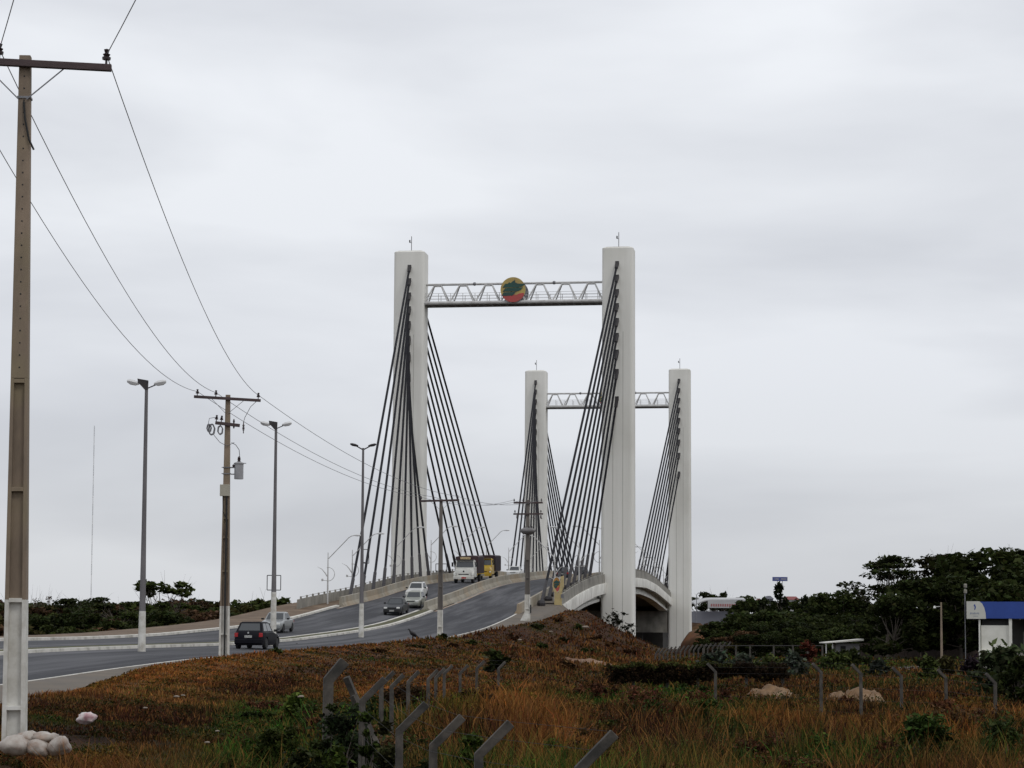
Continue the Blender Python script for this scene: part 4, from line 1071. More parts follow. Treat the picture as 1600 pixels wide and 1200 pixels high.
# radio mast
Y = 900.0; t_ = at(147.5, 666, Y); gz = E - 6
r = empty('radio_mast', (t_.x, Y, gz), 0, 'very tall thin guyed radio mast on the left horizon', 'mast')
hh = t_.z - gz; s = .17
for band in range(2):
    mb = MB(); n = 22
    for i in range(n):
        if i % 2 != band: continue
        z0, z1 = hh * i / n, hh * (i + 1) / n
        for q in (0, 2.09, 4.19): mb.tube([(s * math.cos(q), s * math.sin(q), z0), (s * math.cos(q), s * math.sin(q), z1)], .034, 4)
        k = z0
        while k < z1:
            mb.tube([(s, 0, k), (-s * .5, s * .866, k + .5)], .02, 3); mb.tube([(-s * .5, s * .866, k), (-s * .5, -s * .866, k + .5)], .02, 3); k += 1.0
    mb.build('mast_section', M_steel_g if band else M_steel_w, r)
# street light right of the far tower
p = at(1086, 1000, 420); q = at(1086, 927, 420)
r = empty('street_lamp', (p.x + .3, 420, E - 3), 0, 'small distant street lamp right of the far right tower', 'street lamp')
mb = MB(); mb.tube([(0, 0, 0), (0, 0, q.z - E + 3 - .3), (.3, 0, q.z - E + 3)], .07, 6); mb.build('pole', M_steel_g, r); mb = MB(); mb.box((.7, 0, q.z - E + 3.05), (.8, .3, .12)); mb.build('lamp_head', M_dark_steel, r)

# ------------------------------------------------------------------ a vulture, rubbish, stones, spoil heaps
p = at(645, 1000, 131); gz = float(ground(p.x, 131))
V0 = empty('black_vulture', (p.x, 131, gz + .24), R(200), 'black vulture standing on the grass crest beside the road', 'bird')
mb = MB()
mb.tube([(-.30, 0, .16), (-.20, 0, .24), (-.06, 0, .34), (.08, 0, .42), (.16, 0, .50), (.20, 0, .58), (.25, 0, .63)], [.03, .085, .135, .125, .065, .042, .045], 12)
mb.tube([(.25, 0, .635), (.30, 0, .62), (.345, 0, .59)], [.045, .025, .006], 8)
mb.tube([(-.25, 0, .22), (-.38, 0, .08), (-.46, 0, .0)], [.06, .05, .03], 6)
for s in (-1, 1):
    mb.tube([(.10, s * .12, .44), (-.08, s * .15, .34), (-.30, s * .10, .14), (-.38, s * .06, .05)], [.03, .06, .045, .012], 8)
    mb.tube([(-.02, s * .06, .26), (.02, s * .06, .12), (.0, s * .06, -.05)], [.04, .018, .015], 6)
    for a_ in (-.5, 0, .5): mb.tube([(0, s * .06, -.03), (.09 * math.cos(a_), s * .06 + .09 * math.sin(a_), -.045)], [.012, .004], 4)
mb.build('body', mat('black_plumage', (.01, .01, .012), (.025, .022, .025), 12, .7, .4), V0, smooth=60)

def blob(name, c, size, m, seed, rough=.35, sub=3, flat=.35, parent=None, label=None, cat=None, group=None, rz_=0.0):
    import bmesh
    bm = bmesh.new(); bmesh.ops.create_icosphere(bm, subdivisions=sub, radius=1); rr = random.Random(seed)
    ph = [rr.uniform(0, 6.28) for _ in range(12)]
    for v in bm.verts:
        d = v.co.copy(); n = 0
        for k in range(4):
            f = 1.7 * 1.75**k
            n += math.sin(d.x * f + ph[k]) * math.sin(d.y * f * 1.1 + ph[k + 4]) * math.cos(d.z * f * .9 + ph[k + 8]) / (1.35**k)
        v.co = d * (1 + rough * n)
        if v.co.z < 0: v.co.z *= flat
        v.co.x *= size[0]; v.co.y *= size[1]; v.co.z *= size[2]
    me = bpy.data.meshes.new(name); bm.to_mesh(me); bm.free(); me.materials.append(m)
    me.polygons.foreach_set('use_smooth', [True] * len(me.polygons))
    o = bpy.data.objects.new(name, me); COL.objects.link(o); o.location = c; o.rotation_euler = (0, 0, rz_)
    if parent: o.parent = parent
    return tag(o, label, cat, group)
M_bag = mat('dirty_white_plastic', (.42, .385, .345), (.27, .215, .18), 5, .45, .5, c3=(.28, .2, .15), s3=6, lo3=.55, hi3=.75)
M_pinkbag = mat('pink_white_plastic', (.58, .54, .52), (.45, .25, .27), 5, .4, .5, lo=.45, hi=.62)
def sit(px, py, Y, dz=0): 
    p = at(px, py, Y); return p
SY = 33.0
for (px, py, sx, sz, sd, lab) in ((24, 1166, .26, .17, 1, 'bulging dirty white sack at the foot of the pole, lowest left'), (46, 1154, .17, .11, 2, 'crumpled white sack wedged directly against the painted pole foot'), (60, 1172, .17, .14, 3, 'creased white sack in the middle of the rubbish pile'), (92, 1168, .17, .16, 4, 'beige stained sack at the right end of the rubbish pile'), (68, 1153, .22, .09, 5, 'yellowish sack lying at the back of the rubbish pile'), (80, 1152, .05, .06, 6, 'small knotted bright white bag on top of the rubbish pile')):
    blob('rubbish_sack', sit(px, py, SY + (.25 if py < 1160 else 0)), (sx, .2, sz), M_bag, sd, rough=.20, label=lab, cat='sack', group='rubbish sacks at the foot of the pole', flat=.8, rz_=sd)
blob('plastic_bag', sit(133, 1123, 41), (.16, .14, .13), M_pinkbag, 22, rough=.34, label='crumpled pink and white plastic bag lying in the dry grass', cat='bag', flat=.8)
M_stone = mat('pale_stone', (.30, .26, .21), (.19, .15, .12), 4, .9, .4)
for i, (px, py, Y, s, lab) in enumerate(((330, 1044, 86, .22, 'flat pale stone in the grass below the transformer pole'), (366, 1031, 92, .24, 'pale lump of rubble just right of the transformer pole foot'), (345, 1038, 88, .10, 'small pale pebble between the two larger stones by the pole'), (470, 1093, 40, .06, 'small pinkish scrap in the green hollow'),
        (276, 1092, 50, .07, 'small pale litter scrap on the brown bank'), (286, 1090, 50, .05, 'tiny whitish scrap next to the litter on the brown bank'), (868, 1020, 165, .28, 'white scrap of litter low on the embankment'), (915, 981, 185, .30, 'pale rubble lump high on the embankment near the pillar'),
        (861, 988, 170, .16, 'tiny white litter speck in the middle of the embankment'), (812, 1001, 150, .14, 'tiny white litter speck on the reddish slope'), (886, 1052, 145, .40, 'pale flat stone at the foot of the dirt mound'), (811, 1030, 140, .15, 'tiny grey speck left of the dirt mound'), (324, 1165, 36, .05, 'tiny white scrap in the dark grass at bottom left'), (340, 1147, 38, .04, 'tiny pale scrap a little above the bottom-left one'), (227, 1110, 45, .05, 'tiny white scrap in the grass right of the pink bag'))):
    blob('litter_stone', sit(px, py, Y) + Vector((0, 0, .05)), (s, s * .7, s * .45), M_stone, 30 + i, rough=.2, sub=2, flat=.5, label=lab, cat='litter', group='pale scraps and stones in the grass')
M_mound = mat('pinkish_spoil', (.19, .105, .062), (.09, .05, .03), 2.2, .98, .8, c3=(.26, .17, .11), s3=1.1)
M_mound2 = mat('pale_sand_spoil', (.20, .12, .062), (.11, .066, .036), 2.5, .98, .8, c3=(.27, .19, .12), s3=1.0)
def heap(px0, px1, ytop, ybase, Y, m, seed, lab):
    a_, b_, c_ = at(px0, ybase, Y), at(px1, ybase, Y), at((px0 + px1) / 2, ytop, Y); gz = float(ground(c_.x, Y)) - .25
    W = (b_.x - a_.x) * .62; H = c_.z - gz; n = 60; D = W * .8
    u = np.linspace(-1.25, 1.25, n); ux, uy = np.meshgrid(u, u)
    sx, sy = ux * W, uy * D
    prof_ = np.exp(-(np.abs(ux) ** 2.6 + np.abs(uy) ** 2.2) * 1.5) * .82 * (1 + .30 * wav(sx + seed, sy, W * .8, seed % 7) + .16 * wav(sx, sy + seed, W * .3, 3)) + .05 * wav(sx, sy, .45, 8) + .03 * wav(sx, sy, .2, 12)
    Vh = np.stack([sx.ravel(), sy.ravel(), (H * prof_ * .95).ravel() - .05], 1)
    i_, j_ = np.meshgrid(np.arange(n - 1), np.arange(n - 1)); q_ = (j_ * n + i_).ravel()
    o = np_mesh('spoil_heap', Vh, np.stack([q_, q_ + 1, q_ + 1 + n, q_ + n], 1), m, nper=4); o.location = (c_.x, Y, gz)
    tag(o, lab, 'dirt heap')
heap(850, 948, 1024, 1062, 136, M_mound, 41, 'pinkish brown heap of spoil at the foot of the embankment')
heap(1280, 1388, 1066, 1105, 84, M_mound2, 42, 'wide pale sandy heap behind the bent fence posts')
heap(1165, 1250, 1066, 1100, 92, M_mound2, 43, 'pale sandy heap behind the vine-covered fence')
heap(1015, 1080, 1083, 1105, 90, M_mound2, 44, 'small sandy heap half hidden by green weeds')
# red earth cutting beyond the far right tower and a pale track
a_ = at(1108, 1000, 330)
blob('earth_bank', (a_.x, 330, E - 4), (4.2, 8, 5.2), mat('orange_earth', (.22, .085, .03), (.10, .05, .025), .8, .98, .6, c3=(.06, .05, .02), s3=.3), 55, rough=.15, sub=4, label='orange eroded earth bank right of the far right tower', cat='earth bank')
mb = MB(); pl = [at(px, py, Y) for px, py, Y in ((1330, 1047, 131), (1420, 1045, 133), (1500, 1044, 135), (1620, 1043, 137))]
for i, p in enumerate(pl): mb.v += [(p.x, p.y, float(ground(p.x, p.y)) + .10), (p.x, p.y + 12, float(ground(p.x, p.y + 12)) + .10)]
mb.f = [(2 * i, 2 * i + 2, 2 * i + 3, 2 * i + 1) for i in range(3)]
st(mb.build('path', mat('pale_track', (.17, .16, .15), (.12, .11, .10), .5, .95)))
# low white wall stub by the far tower
mb = MB(); p = at(1092, 991, 345); mb.box((p.x, 345, p.z - .2), (2.6, .5, 1.0)); tag(mb.build('wall_stub', M_white_band), 'short white concrete wall stub at the foot of the far right tower', 'wall')
# ------------------------------------------------------------------ vegetation
M_leaf = leafmat('foliage', gain=(1.12, .90, .84)); M_grass = leafmat('grass_blades', gain=(1.18, .98, .80), trans=.12, vary=0)
def leaves(centres, radii, n, size, base, rr, up=.35, vary=.45, flat=1.0, elong=1.6, asym=.5, soft=False):
    """n leaf quads spread through each clump; returns V, F, C"""
    Vs, Cs = [], []
    for (c, r) in zip(centres, radii):
        k = max(4, int(n * r[0] * r[1] * r[2])) if n < 0 else n
        d = rr.normal(size=(k, 3)); d /= np.linalg.norm(d, axis=1)[:, None]
        rad = np.abs(rr.normal(0, .72, (k, 1))) if soft else rr.uniform(.15, 1, (k, 1)) ** .45
        p = np.array(c) + d * rad * np.array(r)
        nrm = rr.normal(size=(k, 3)); nrm[:, 2] = np.abs(nrm[:, 2]) + up; nrm /= np.linalg.norm(nrm, axis=1)[:, None]
        a = np.cross(nrm, rr.normal(size=(k, 3))); a /= np.linalg.norm(a, axis=1)[:, None] + 1e-9
        b = np.cross(nrm, a); s = size * rr.uniform(.6, 1.35, (k, 1))
        a = a * s * elong * .5; b = b * s * .5
        q = np.stack([p - a, p - b * .9 + a * .1, p + a, p + b * .9 + a * .1], 1)
        Vs.append(q.reshape(-1, 3))
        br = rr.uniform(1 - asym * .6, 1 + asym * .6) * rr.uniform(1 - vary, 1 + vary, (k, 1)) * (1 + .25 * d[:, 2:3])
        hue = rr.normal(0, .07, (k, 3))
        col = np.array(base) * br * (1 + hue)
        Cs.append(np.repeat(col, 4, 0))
    V = np.concatenate(Vs); C = np.clip(np.concatenate(Cs), 0, 1); F = np.arange(len(V)).reshape(-1, 4)
    return V, F, C
def limbs(trunk_h, r0, centres, rr, fork=.55, wig=.3, sub=0):
    mb = MB(); top = Vector((rr.uniform(-.2, .2), rr.uniform(-.2, .2), trunk_h))
    mb.tube([(0, 0, -.4), (.03, .02, .0), (top.x * .5, top.y * .5, trunk_h * .55), tuple(top)], [r0 * 1.35, r0 * 1.1, r0 * .9, r0 * .7], 8)
    for c in centres:
        c = Vector(c); s = Vector((top.x, top.y, 0)) * .6 + Vector((0, 0, trunk_h * rr.uniform(fork, 1.0)))
        if c.z < s.z: s.z = max(.4, c.z * .7)
        m1 = s.lerp(c, .45) + Vector(rr.normal(0, wig, 3)); 
        mb.tube([s, m1, c], [r0 * .42, r0 * .28, r0 * .10], 5)
        for _ in range(sub):
            e = c + Vector(rr.normal(0, 1, 3)) * 1.0; e.z = max(e.z, c.z - .2) + .3
            mb.tube([m1.lerp(c, rr.uniform(.3, .9)), (m1 + e) / 2 + Vector(rr.normal(0, .15, 3)), e], [r0 * .13, r0 * .09, r0 * .03], 4)
    return mb
G_dark, G_mid, G_olive, G_brown, G_blue = (.020, .032, .010), (.030, .048, .014), (.045, .050, .018), (.050, .036, .020), (.030, .045, .034)
def tree(kind, seed, col, H=8.0):
    rr = np.random.default_rng(seed); r = empty('tree', (0, 0, 0), 0, 'x', 'tree')
    cs, rs = [], []; n = 130; size = .34; up = .35; sub = 0; th, r0 = H * .4, H * .018
    if kind == 'bushy':
        for i in range(26):
            a, z = rr.uniform(0, 6.28), rr.uniform(.22, .93); w_ = H * .42 * math.sqrt(max(.05, 1 - ((z - .5) / .52)**2)) * rr.uniform(.25, 1)
            cs.append((w_ * math.cos(a), w_ * math.sin(a), H * z)); q = H * rr.uniform(.09, .16); rs.append((q, q, q * .8))
        n = 150
    elif kind == 'umbrella':
        th = H * .5; up = 1.2
        for i in range(20):
            a = rr.uniform(0, 6.28); d = H * .62 * math.sqrt(rr.uniform(0, 1)); z = H * (.94 - .22 * (d / (H * .62))**2) + rr.uniform(-.45, .2)
            cs.append((d * math.cos(a), d * math.sin(a), z)); q = H * rr.uniform(.07, .13); rs.append((q * 1.3, q * 1.3, q * .42))
        n = 85; sub = 1; size = .30
    elif kind == 'open':
        th = H * .45
        for i in range(22):
            a = rr.uniform(0, 6.28); z = rr.uniform(.45, .97); d = H * .42 * math.sqrt(max(.06, 1 - ((z - .62) / .42)**2)) * rr.uniform(.5, 1)
            cs.append((d * math.cos(a), d * math.sin(a), H * z)); q = H * rr.uniform(.045, .085); rs.append((q * 1.2, q * 1.2, q * .8))
        n = 60; sub = 2; size = .33
    elif kind == 'layered':
        th = H * .55; up = 1.4; size = .36
        for i in range(46):
            a = rr.uniform(0, 6.28); z = rr.uniform(.30, .98); d = H * .52 * (1 - .75 * max(0, (z - .45) / .55)**1.5) * rr.uniform(.25, 1)
            cs.append((d * math.cos(a), d * math.sin(a), H * z)); q = H * rr.uniform(.06, .11); rs.append((q * 1.5, q * 1.5, q * .35))
        n = 120; sub = 1
    elif kind == 'conical':
        for i in range(30):
            z = rr.uniform(.12, .98); a = rr.uniform(0, 6.28); d = H * .24 * (1 - z) ** .8 * rr.uniform(.4, 1.1)
            cs.append((d * math.cos(a), d * math.sin(a), H * z)); q = H * (.05 + .06 * (1 - z)); rs.append((q, q, q * 1.1))
        n = 90; th = H * .8; size = .30
    elif kind == 'bare':
        th = H * .45
        for i in range(16):
            a = rr.uniform(0, 6.28); z = rr.uniform(.6, 1.0); d = H * .38 * rr.uniform(.3, 1)
            cs.append((d * math.cos(a), d * math.sin(a), H * z)); rs.append((.5, .5, .4))
        n = 7; sub = 5; size = .2
    limbs(th, r0, cs, rr, sub=sub).build('trunk', M_bark, r, smooth=60)
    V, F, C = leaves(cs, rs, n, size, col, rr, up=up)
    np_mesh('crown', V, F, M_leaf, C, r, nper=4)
    return r
LIB = {}
for key, kind, seed, col, H in (('bushy_dark', 'bushy', 1, G_dark, 8), ('bushy_mid', 'bushy', 2, G_mid, 8), ('bushy_olive', 'bushy', 3, G_olive, 7), ('bushy_brown', 'bushy', 12, G_brown, 6), ('umbrella', 'umbrella', 4, G_dark, 8), ('open', 'open', 5, G_dark, 8), ('open_mid', 'open', 15, G_mid, 8),
        ('layered', 'layered', 6, G_dark, 13), ('layered_b', 'layered', 7, (.026, .030, .015), 12), ('conical', 'conical', 8, (.018, .030, .014), 9), ('bare', 'bare', 9, G_brown, 7)):
    LIB[key] = [tree(kind, seed, col, H), H, False]
LABL = {'bushy_dark': 'dense dark green bushy tree', 'bushy_mid': 'mid green bushy tree', 'bushy_olive': 'olive green bushy tree', 'bushy_brown': 'brownish dry bushy tree', 'umbrella': 'flat-topped spreading tree', 'open': 'open dark crowned tree', 'open_mid': 'open green crowned tree',
        'layered': 'tall tree with layered dark branches', 'layered_b': 'tall tree with layered brownish branches', 'conical': 'pointed conical tree', 'bare': 'almost leafless grey tree'}
def plant_tree(key, px, ytop, Y, where, sx=1.0, label=None, rot=None, base=None):
    """crown top at (px, ytop) on the photo when it stands Y metres away"""
    src, H, used = LIB[key]
    p = at(px, ytop, Y); gz = float(ground(p.x, Y)) if base is None else base
    o = src if not used else dup(src); LIB[key][2] = True
    s = (p.z - gz) / (H * .99)
    place(o, (p.x, Y, gz), random.uniform(0, 6.28) if rot is None else rot, label or (LABL[key] + ' ' + where), 'trees ' + where, (s * sx, s * sx, s))
    return o
rr_ = random.Random(3)
WL = 'in the wood left of the road'
plant_tree('umbrella', 131, 926, 250, WL, 1.0, 'flat-topped umbrella tree standing above the wood, below the radio mast')
plant_tree('open_mid', 258, 911, 235, WL, 1.35, 'tallest open-crowned tree in the left wood, right of the first street lamp')
plant_tree('umbrella', 190, 934, 240, WL, 1.1, 'broad flat-topped dark tree just left of the first street lamp')
plant_tree('bare', 68, 936, 260, WL, 1.1, 'bare grey-branched tree beside the foreground pole'); plant_tree('bare', 52, 940, 275, WL, 1.1, 'second leafless tree, partly hidden behind the foreground pole')
plant_tree('bare', 292, 941, 280, WL, .9, 'thin leafless treetop right of the tallest open-crowned tree')
i = 0
for row, (Y0, yt0, yt1, step) in enumerate(((300, 938, 948, 26), (255, 944, 955, 24), (215, 956, 970, 22), (188, 972, 986, 28))):
    px = -60 + rr_.uniform(0, 20)
    while px < (600 if row < 2 else (460 if row == 2 else 330)):
        key = rr_.choice(['bushy_dark', 'bushy_mid', 'bushy_olive', 'bushy_dark', 'bushy_brown', 'open_mid'])
        yt = rr_.uniform(yt0, yt1)
        if px > 440: yt = max(yt, 950)
        Yt = Y0 + rr_.uniform(-12, 12)
        t_, w_ = tw(at(px, 960, Yt).x, Yt)
        if w_ < -19: plant_tree(key, px, yt, Yt, WL, rr_.uniform(1.0, 1.6))
        px += step * rr_.uniform(.7, 1.3)
plant_tree('umbrella', 485, 927 + 14, 262, WL, 1.2, 'flat-topped tree beside the start of the left bridge parapet')
plant_tree('open_mid', 410, 938, 290, WL, 1.4, 'pale green open tree behind the second street lamp')
WR = 'in the thicket right of the bridge'
plant_tree('conical', 1217, 915, 330, WR, 1.0, 'pointed conical tree rising under the blue billboard')
plant_tree('conical', 1258, 935, 320, WR, 1.1, 'smaller pointed tree before the yellow building')
plant_tree('bushy_dark', 1308, 925, 300, WR, 1.0, 'rounded dark treetop between yellow building and the big trees')
plant_tree('bushy_dark', 1174, 937, 310, WR, .9, 'rounded dark tree in front of the hangar end')
plant_tree('conical', 1193, 938, 300, WR, 1.0, 'short pointed tree just left of the tallest conical one')
for (px, yt, Y, key, lab) in ((1100, 927, 760, 'umbrella', 'distant flat tree above the hangar roof, left one'), (1118, 927, 770, 'open', 'distant open tree above the hangar roof'), (1140, 931, 760, 'umbrella', 'distant low flat tree above the hangar roof, right one'), (1160, 933, 740, 'bushy_dark', 'distant small dark tree at the right end of the hangar roof'),
        (1277, 931, 560, 'bushy_dark', 'distant dome-shaped tree behind the yellow building'), (1335, 932, 520, 'bushy_mid', 'distant rounded tree touching the big layered tree'), (1350, 940, 420, 'bushy_dark', 'dark tree below the left edge of the big layered tree'), (1240, 934, 420, 'bushy_mid', 'loose green tree right of the pointed conical tree')):
    plant_tree(key, px, yt, Y, 'far beyond the bridge', 1.0, lab)
for (px, yt, Y, key, sx, lab) in ((1385, 871, 190, 'layered', .95, 'tall layered dark tree, leftmost of the big ones at right'), (1475, 864, 205, 'layered_b', 1.0, 'tall layered brownish tree behind the canopy building'), (1540, 862, 190, 'bushy_dark', 1.3, 'massive dark tree above the blue canopy'), (1598, 860, 200, 'layered', 1.2, 'huge dark tree cut by the right edge of the picture'),
        (1440, 905, 180, 'bushy_dark', 1.2, 'dense dark tree between the two tall layered ones'), (1395, 930, 175, 'bushy_dark', 1.2, 'dense dark tree in front of the leftmost tall layered one'), (1500, 900, 178, 'bushy_dark', 1.3, 'dense dark tree just left of the canopy building'), (1560, 910, 172, 'bushy_dark', 1.3, 'dense dark tree directly behind the blue canopy'), (1640, 880, 180, 'bushy_dark', 1.4, 'dark tree just outside the right edge')):
    plant_tree(key, px, yt, Y, 'among the big trees at right', sx, lab)
for row, (Y0, yt0, yt1, step, x0, x1) in enumerate(((290, 956, 964, 26, 1140, 1400), (262, 966, 976, 24, 1120, 1440), (235, 977, 988, 24, 1125, 1460), (212, 988, 998, 26, 1130, 1540))):
    px = x0
    while px < x1:
        key = rr_.choice(['bushy_dark', 'bushy_mid', 'bushy_dark', 'bushy_olive', 'open_mid', 'bushy_brown'] if px < 1200 else ['bushy_dark', 'bushy_mid', 'bushy_dark', 'bushy_mid'])
        yy = rr_.uniform(yt0, yt1) + (14 if px < 1160 else 0)
        plant_tree(key, px, yy, Y0 + rr_.uniform(-10, 10), WR, rr_.uniform(1.1, 1.7))
        px += step * rr_.uniform(.75, 1.3)
px = 900
while px < 1150:      # trees seen through the opening under the deck
    plant_tree('bushy_dark', px, rr_.uniform(980, 990), 440 + rr_.uniform(-10, 10), 'behind the bridge opening', 1.6, 'dark bushy tree beyond the opening under the bridge'); px += 22
plant_tree('bushy_brown', 1130, 975, 300, WR, 1.2, 'brownish dry bush above the orange earth bank'); plant_tree('bushy_mid', 1098, 996, 240, WR, 1.5, 'green bush at the foot of the far right tower')
for k, (src, H, used) in list(LIB.items()):
    if not used:
        for ch in list(src.children): bpy.data.objects.remove(ch)
        bpy.data.objects.remove(src)

# shrubs close by
def shrub(px, ytop, ybase, Y, wpx, col, seed, lab, leaf=.12, n=240, k=9, cat='shrub', name='shrub', sparse=False, elong=1.8, stick=True):
    rr = np.random.default_rng(seed); g = at(px, ybase, Y); gz = max(float(ground(g.x, Y)), -99); top = at(px, ytop, Y).z
    h = top - gz; w_ = wpx / F_PX * Y / 2
    r = empty(name, (g.x, Y, gz), 0, lab, cat)
    cs, rs = [], []; k = int(k * (1 if sparse else 1.8)); n = int(n * (1 if sparse else .6))
    for i in range(k):
        a = rr.uniform(0, 6.28); d = w_ * rr.uniform(.0, .95); z = h * rr.uniform(.08 if not sparse else .25, .90) * (1 - .45 * (d / w_)**2)
        cs.append((d * math.cos(a), d * math.sin(a) * .8, z)); q = min(w_, h) * (rr.uniform(.18, .42) if not sparse else rr.uniform(.10, .26)); rs.append((q, q, q * .75))
    if stick: limbs(h * .3, max(.02, h * .018), cs, rr, wig=.08).build('stem', M_bark, r, smooth=60)
    V, F, C = leaves(cs, rs, n, leaf, col, rr, vary=.6, elong=elong, soft=True, asym=.9)
    V[:, 2] = np.maximum(V[:, 2], -.1)
    np_mesh('foliage', V, F, M_leaf, C, r, nper=4)
    return r
shrub(966, 948, 1005, 208, 62, (.016, .022, .010), 71, 'sparse sapling with upright dark leaves against the base of the near right tower', leaf=.11, n=30, k=40, cat='tree', name='sapling', sparse=True, elong=3)
shrub(776, 1014, 1040, 105, 34, G_dark, 72, 'small dark green bush at the foot of the embankment left of the dirt heap', leaf=.16)
shrub(692, 990, 1004, 139, 18, G_mid, 73, 'small green tuft of leaves at the foot of the third power pole', leaf=.13, n=90, k=6, stick=False)
shrub(545, 1075, 1180, 34.5, 110, (.022, .040, .018), 74, 'dark vine tangle smothering the fence corner', leaf=.055, n=420, k=16, cat='climbing plant', name='vine_tangle')
shrub(572, 1098, 1180, 31, 40, (.030, .055, .012), 75, 'bright green creeper wrapped round the slanting fence post', leaf=.05, n=300, k=8, cat='climbing plant', name='creeper')
shrub(1568, 1003, 1060, 92, 110, (.030, .048, .022), 76, 'leafy green shrub in front of the white building wall', leaf=.20, n=150, k=22)
shrub(1590, 1018, 1070, 84, 70, G_dark, 77, 'dark shrub at the right edge beside the leafy one', leaf=.17, n=150, k=14)
shrub(1525, 1022, 1050, 118, 46, (.012, .010, .014), 78, 'low dark clump of black-leaved weeds before the building plinth', leaf=.14, n=120, k=10)
shrub(1440, 1112, 1190, 44, 90, (.020, .042, .010), 79, 'dark green weed clump at bottom right', leaf=.07, n=420, k=14)
shrub(1565, 1120, 1195, 46, 80, (.022, .040, .012), 80, 'dark green weed clump near the bottom right corner', leaf=.07, n=380, k=12)
shrub(1262, 1000, 1040, 145, 34, (.075, .028, .018), 81, 'reddish brown bush left of the guard shack', leaf=.18, n=150, k=8)
for i, (px, yt, Y, wp, c) in enumerate(((1120, 1018, 128, 60, G_blue), (1165, 1024, 122, 60, G_blue), (1205, 1022, 118, 50, G_mid), (1240, 1020, 116, 50, G_blue), (1305, 1018, 132, 50, G_mid), (1335, 1012, 138, 60, G_mid), (1370, 1030, 120, 40, G_blue), (1452, 1025, 112, 40, G_mid), (1480, 1028, 118, 44, G_olive))):
    shrub(px, yt, 1050, Y, wp, c, 90 + i, ['bluish green low shrub next to the comb of posts', 'bluish green shrub in front of the mesh fence', 'green shrub left of the braced gate', 'bluish green shrub right of the braced gate', 'green shrub at the left corner of the guard shack', 'tall green shrub against the guard shack wall', 'bluish shrub right of the guard shack', 'green shrub in front of the pale track', 'olive shrub before the brown boundary wall'][i], leaf=.17, n=150, k=12)
for i, (px, yt, Y, wp, lab) in enumerate(((505, 1135, 33, 80, 'green weed clump in the hollow left of the corner post'), (735, 1120, 36, 60, 'green weed clump between the near fence posts'), (1010, 1085, 84, 60, 'green weeds before the sandy heap'), (1060, 1095, 76, 60, 'bright green weeds in the middle of the field'), (860, 1150, 40, 70, 'low green weeds at bottom centre'), (1150, 1130, 56, 90, 'sprawling green weeds in the field at bottom'), (1290, 1150, 46, 80, 'green weeds at the bottom, left of the dark clump'), (355, 1165, 36, 60, 'green weeds at the lower left bank'), (462, 1075, 45, 40, 'small green weeds on the brown bank'))):
    shrub(px, yt, 1190, Y, wp, (.038, .068, .014), 110 + i, lab, leaf=.06, n=260, k=10, cat='weeds', name='weed_clump', stick=False)

# vine-covered fence in the middle distance
Y = 97.0; p0 = at(955, 1040, Y); p1 = at(1226, 1040, Y)
r = empty('vine_covered_fence', (p0.x, Y, float(ground(p0.x, Y))), 0, 'low fence overgrown with dark brown and green hanging vines in mid field', 'fence'); off = Vector(r.location)
rr = np.random.default_rng(5); cs, rs = [], []; n_ = 90
for i in range(n_):
    px = 955 + 270 * i / (n_ - 1); top = 1041 + 3 * math.sin(i * .35) + rr.uniform(-2, 2); hh_ = 24 if px < 1110 else (20 if px > 1190 else 14)
    if 1120 < px < 1130: continue
    a_ = at(px, top, Y) - off; b_ = at(px, top + hh_, Y) - off
    for q in range(3): cs.append((a_.x + rr.uniform(-.2, .2), rr.uniform(-.25, .25), a_.z + (b_.z - a_.z) * (q + .5) / 3)); rs.append((.24, .30, .18))
V, F, C = leaves(cs, rs, 46, .085, (.020, .016, .009), rr, vary=.6, up=.0)
np_mesh('vine', V, F, M_leaf, C, r, nper=4)
cs2 = [c for c in cs[::3] if True]; V, F, C = leaves([(c[0], c[1], c[2] + .12) for c in cs2[:60]], [(.25, .3, .10)] * 60, 26, .09, (.032, .045, .012), rr)
np_mesh('vine_leaves', V, F, M_leaf, C, r, nper=4)
for px in (990, 1043, 1090, 1166, 1223):
    a_ = at(px, 1045, Y) - off; mb = MB(); mb.box((a_.x, 0, a_.z / 2 - .1), (.13, .13, a_.z + .3)); mb.build('post', M_fpost, r)

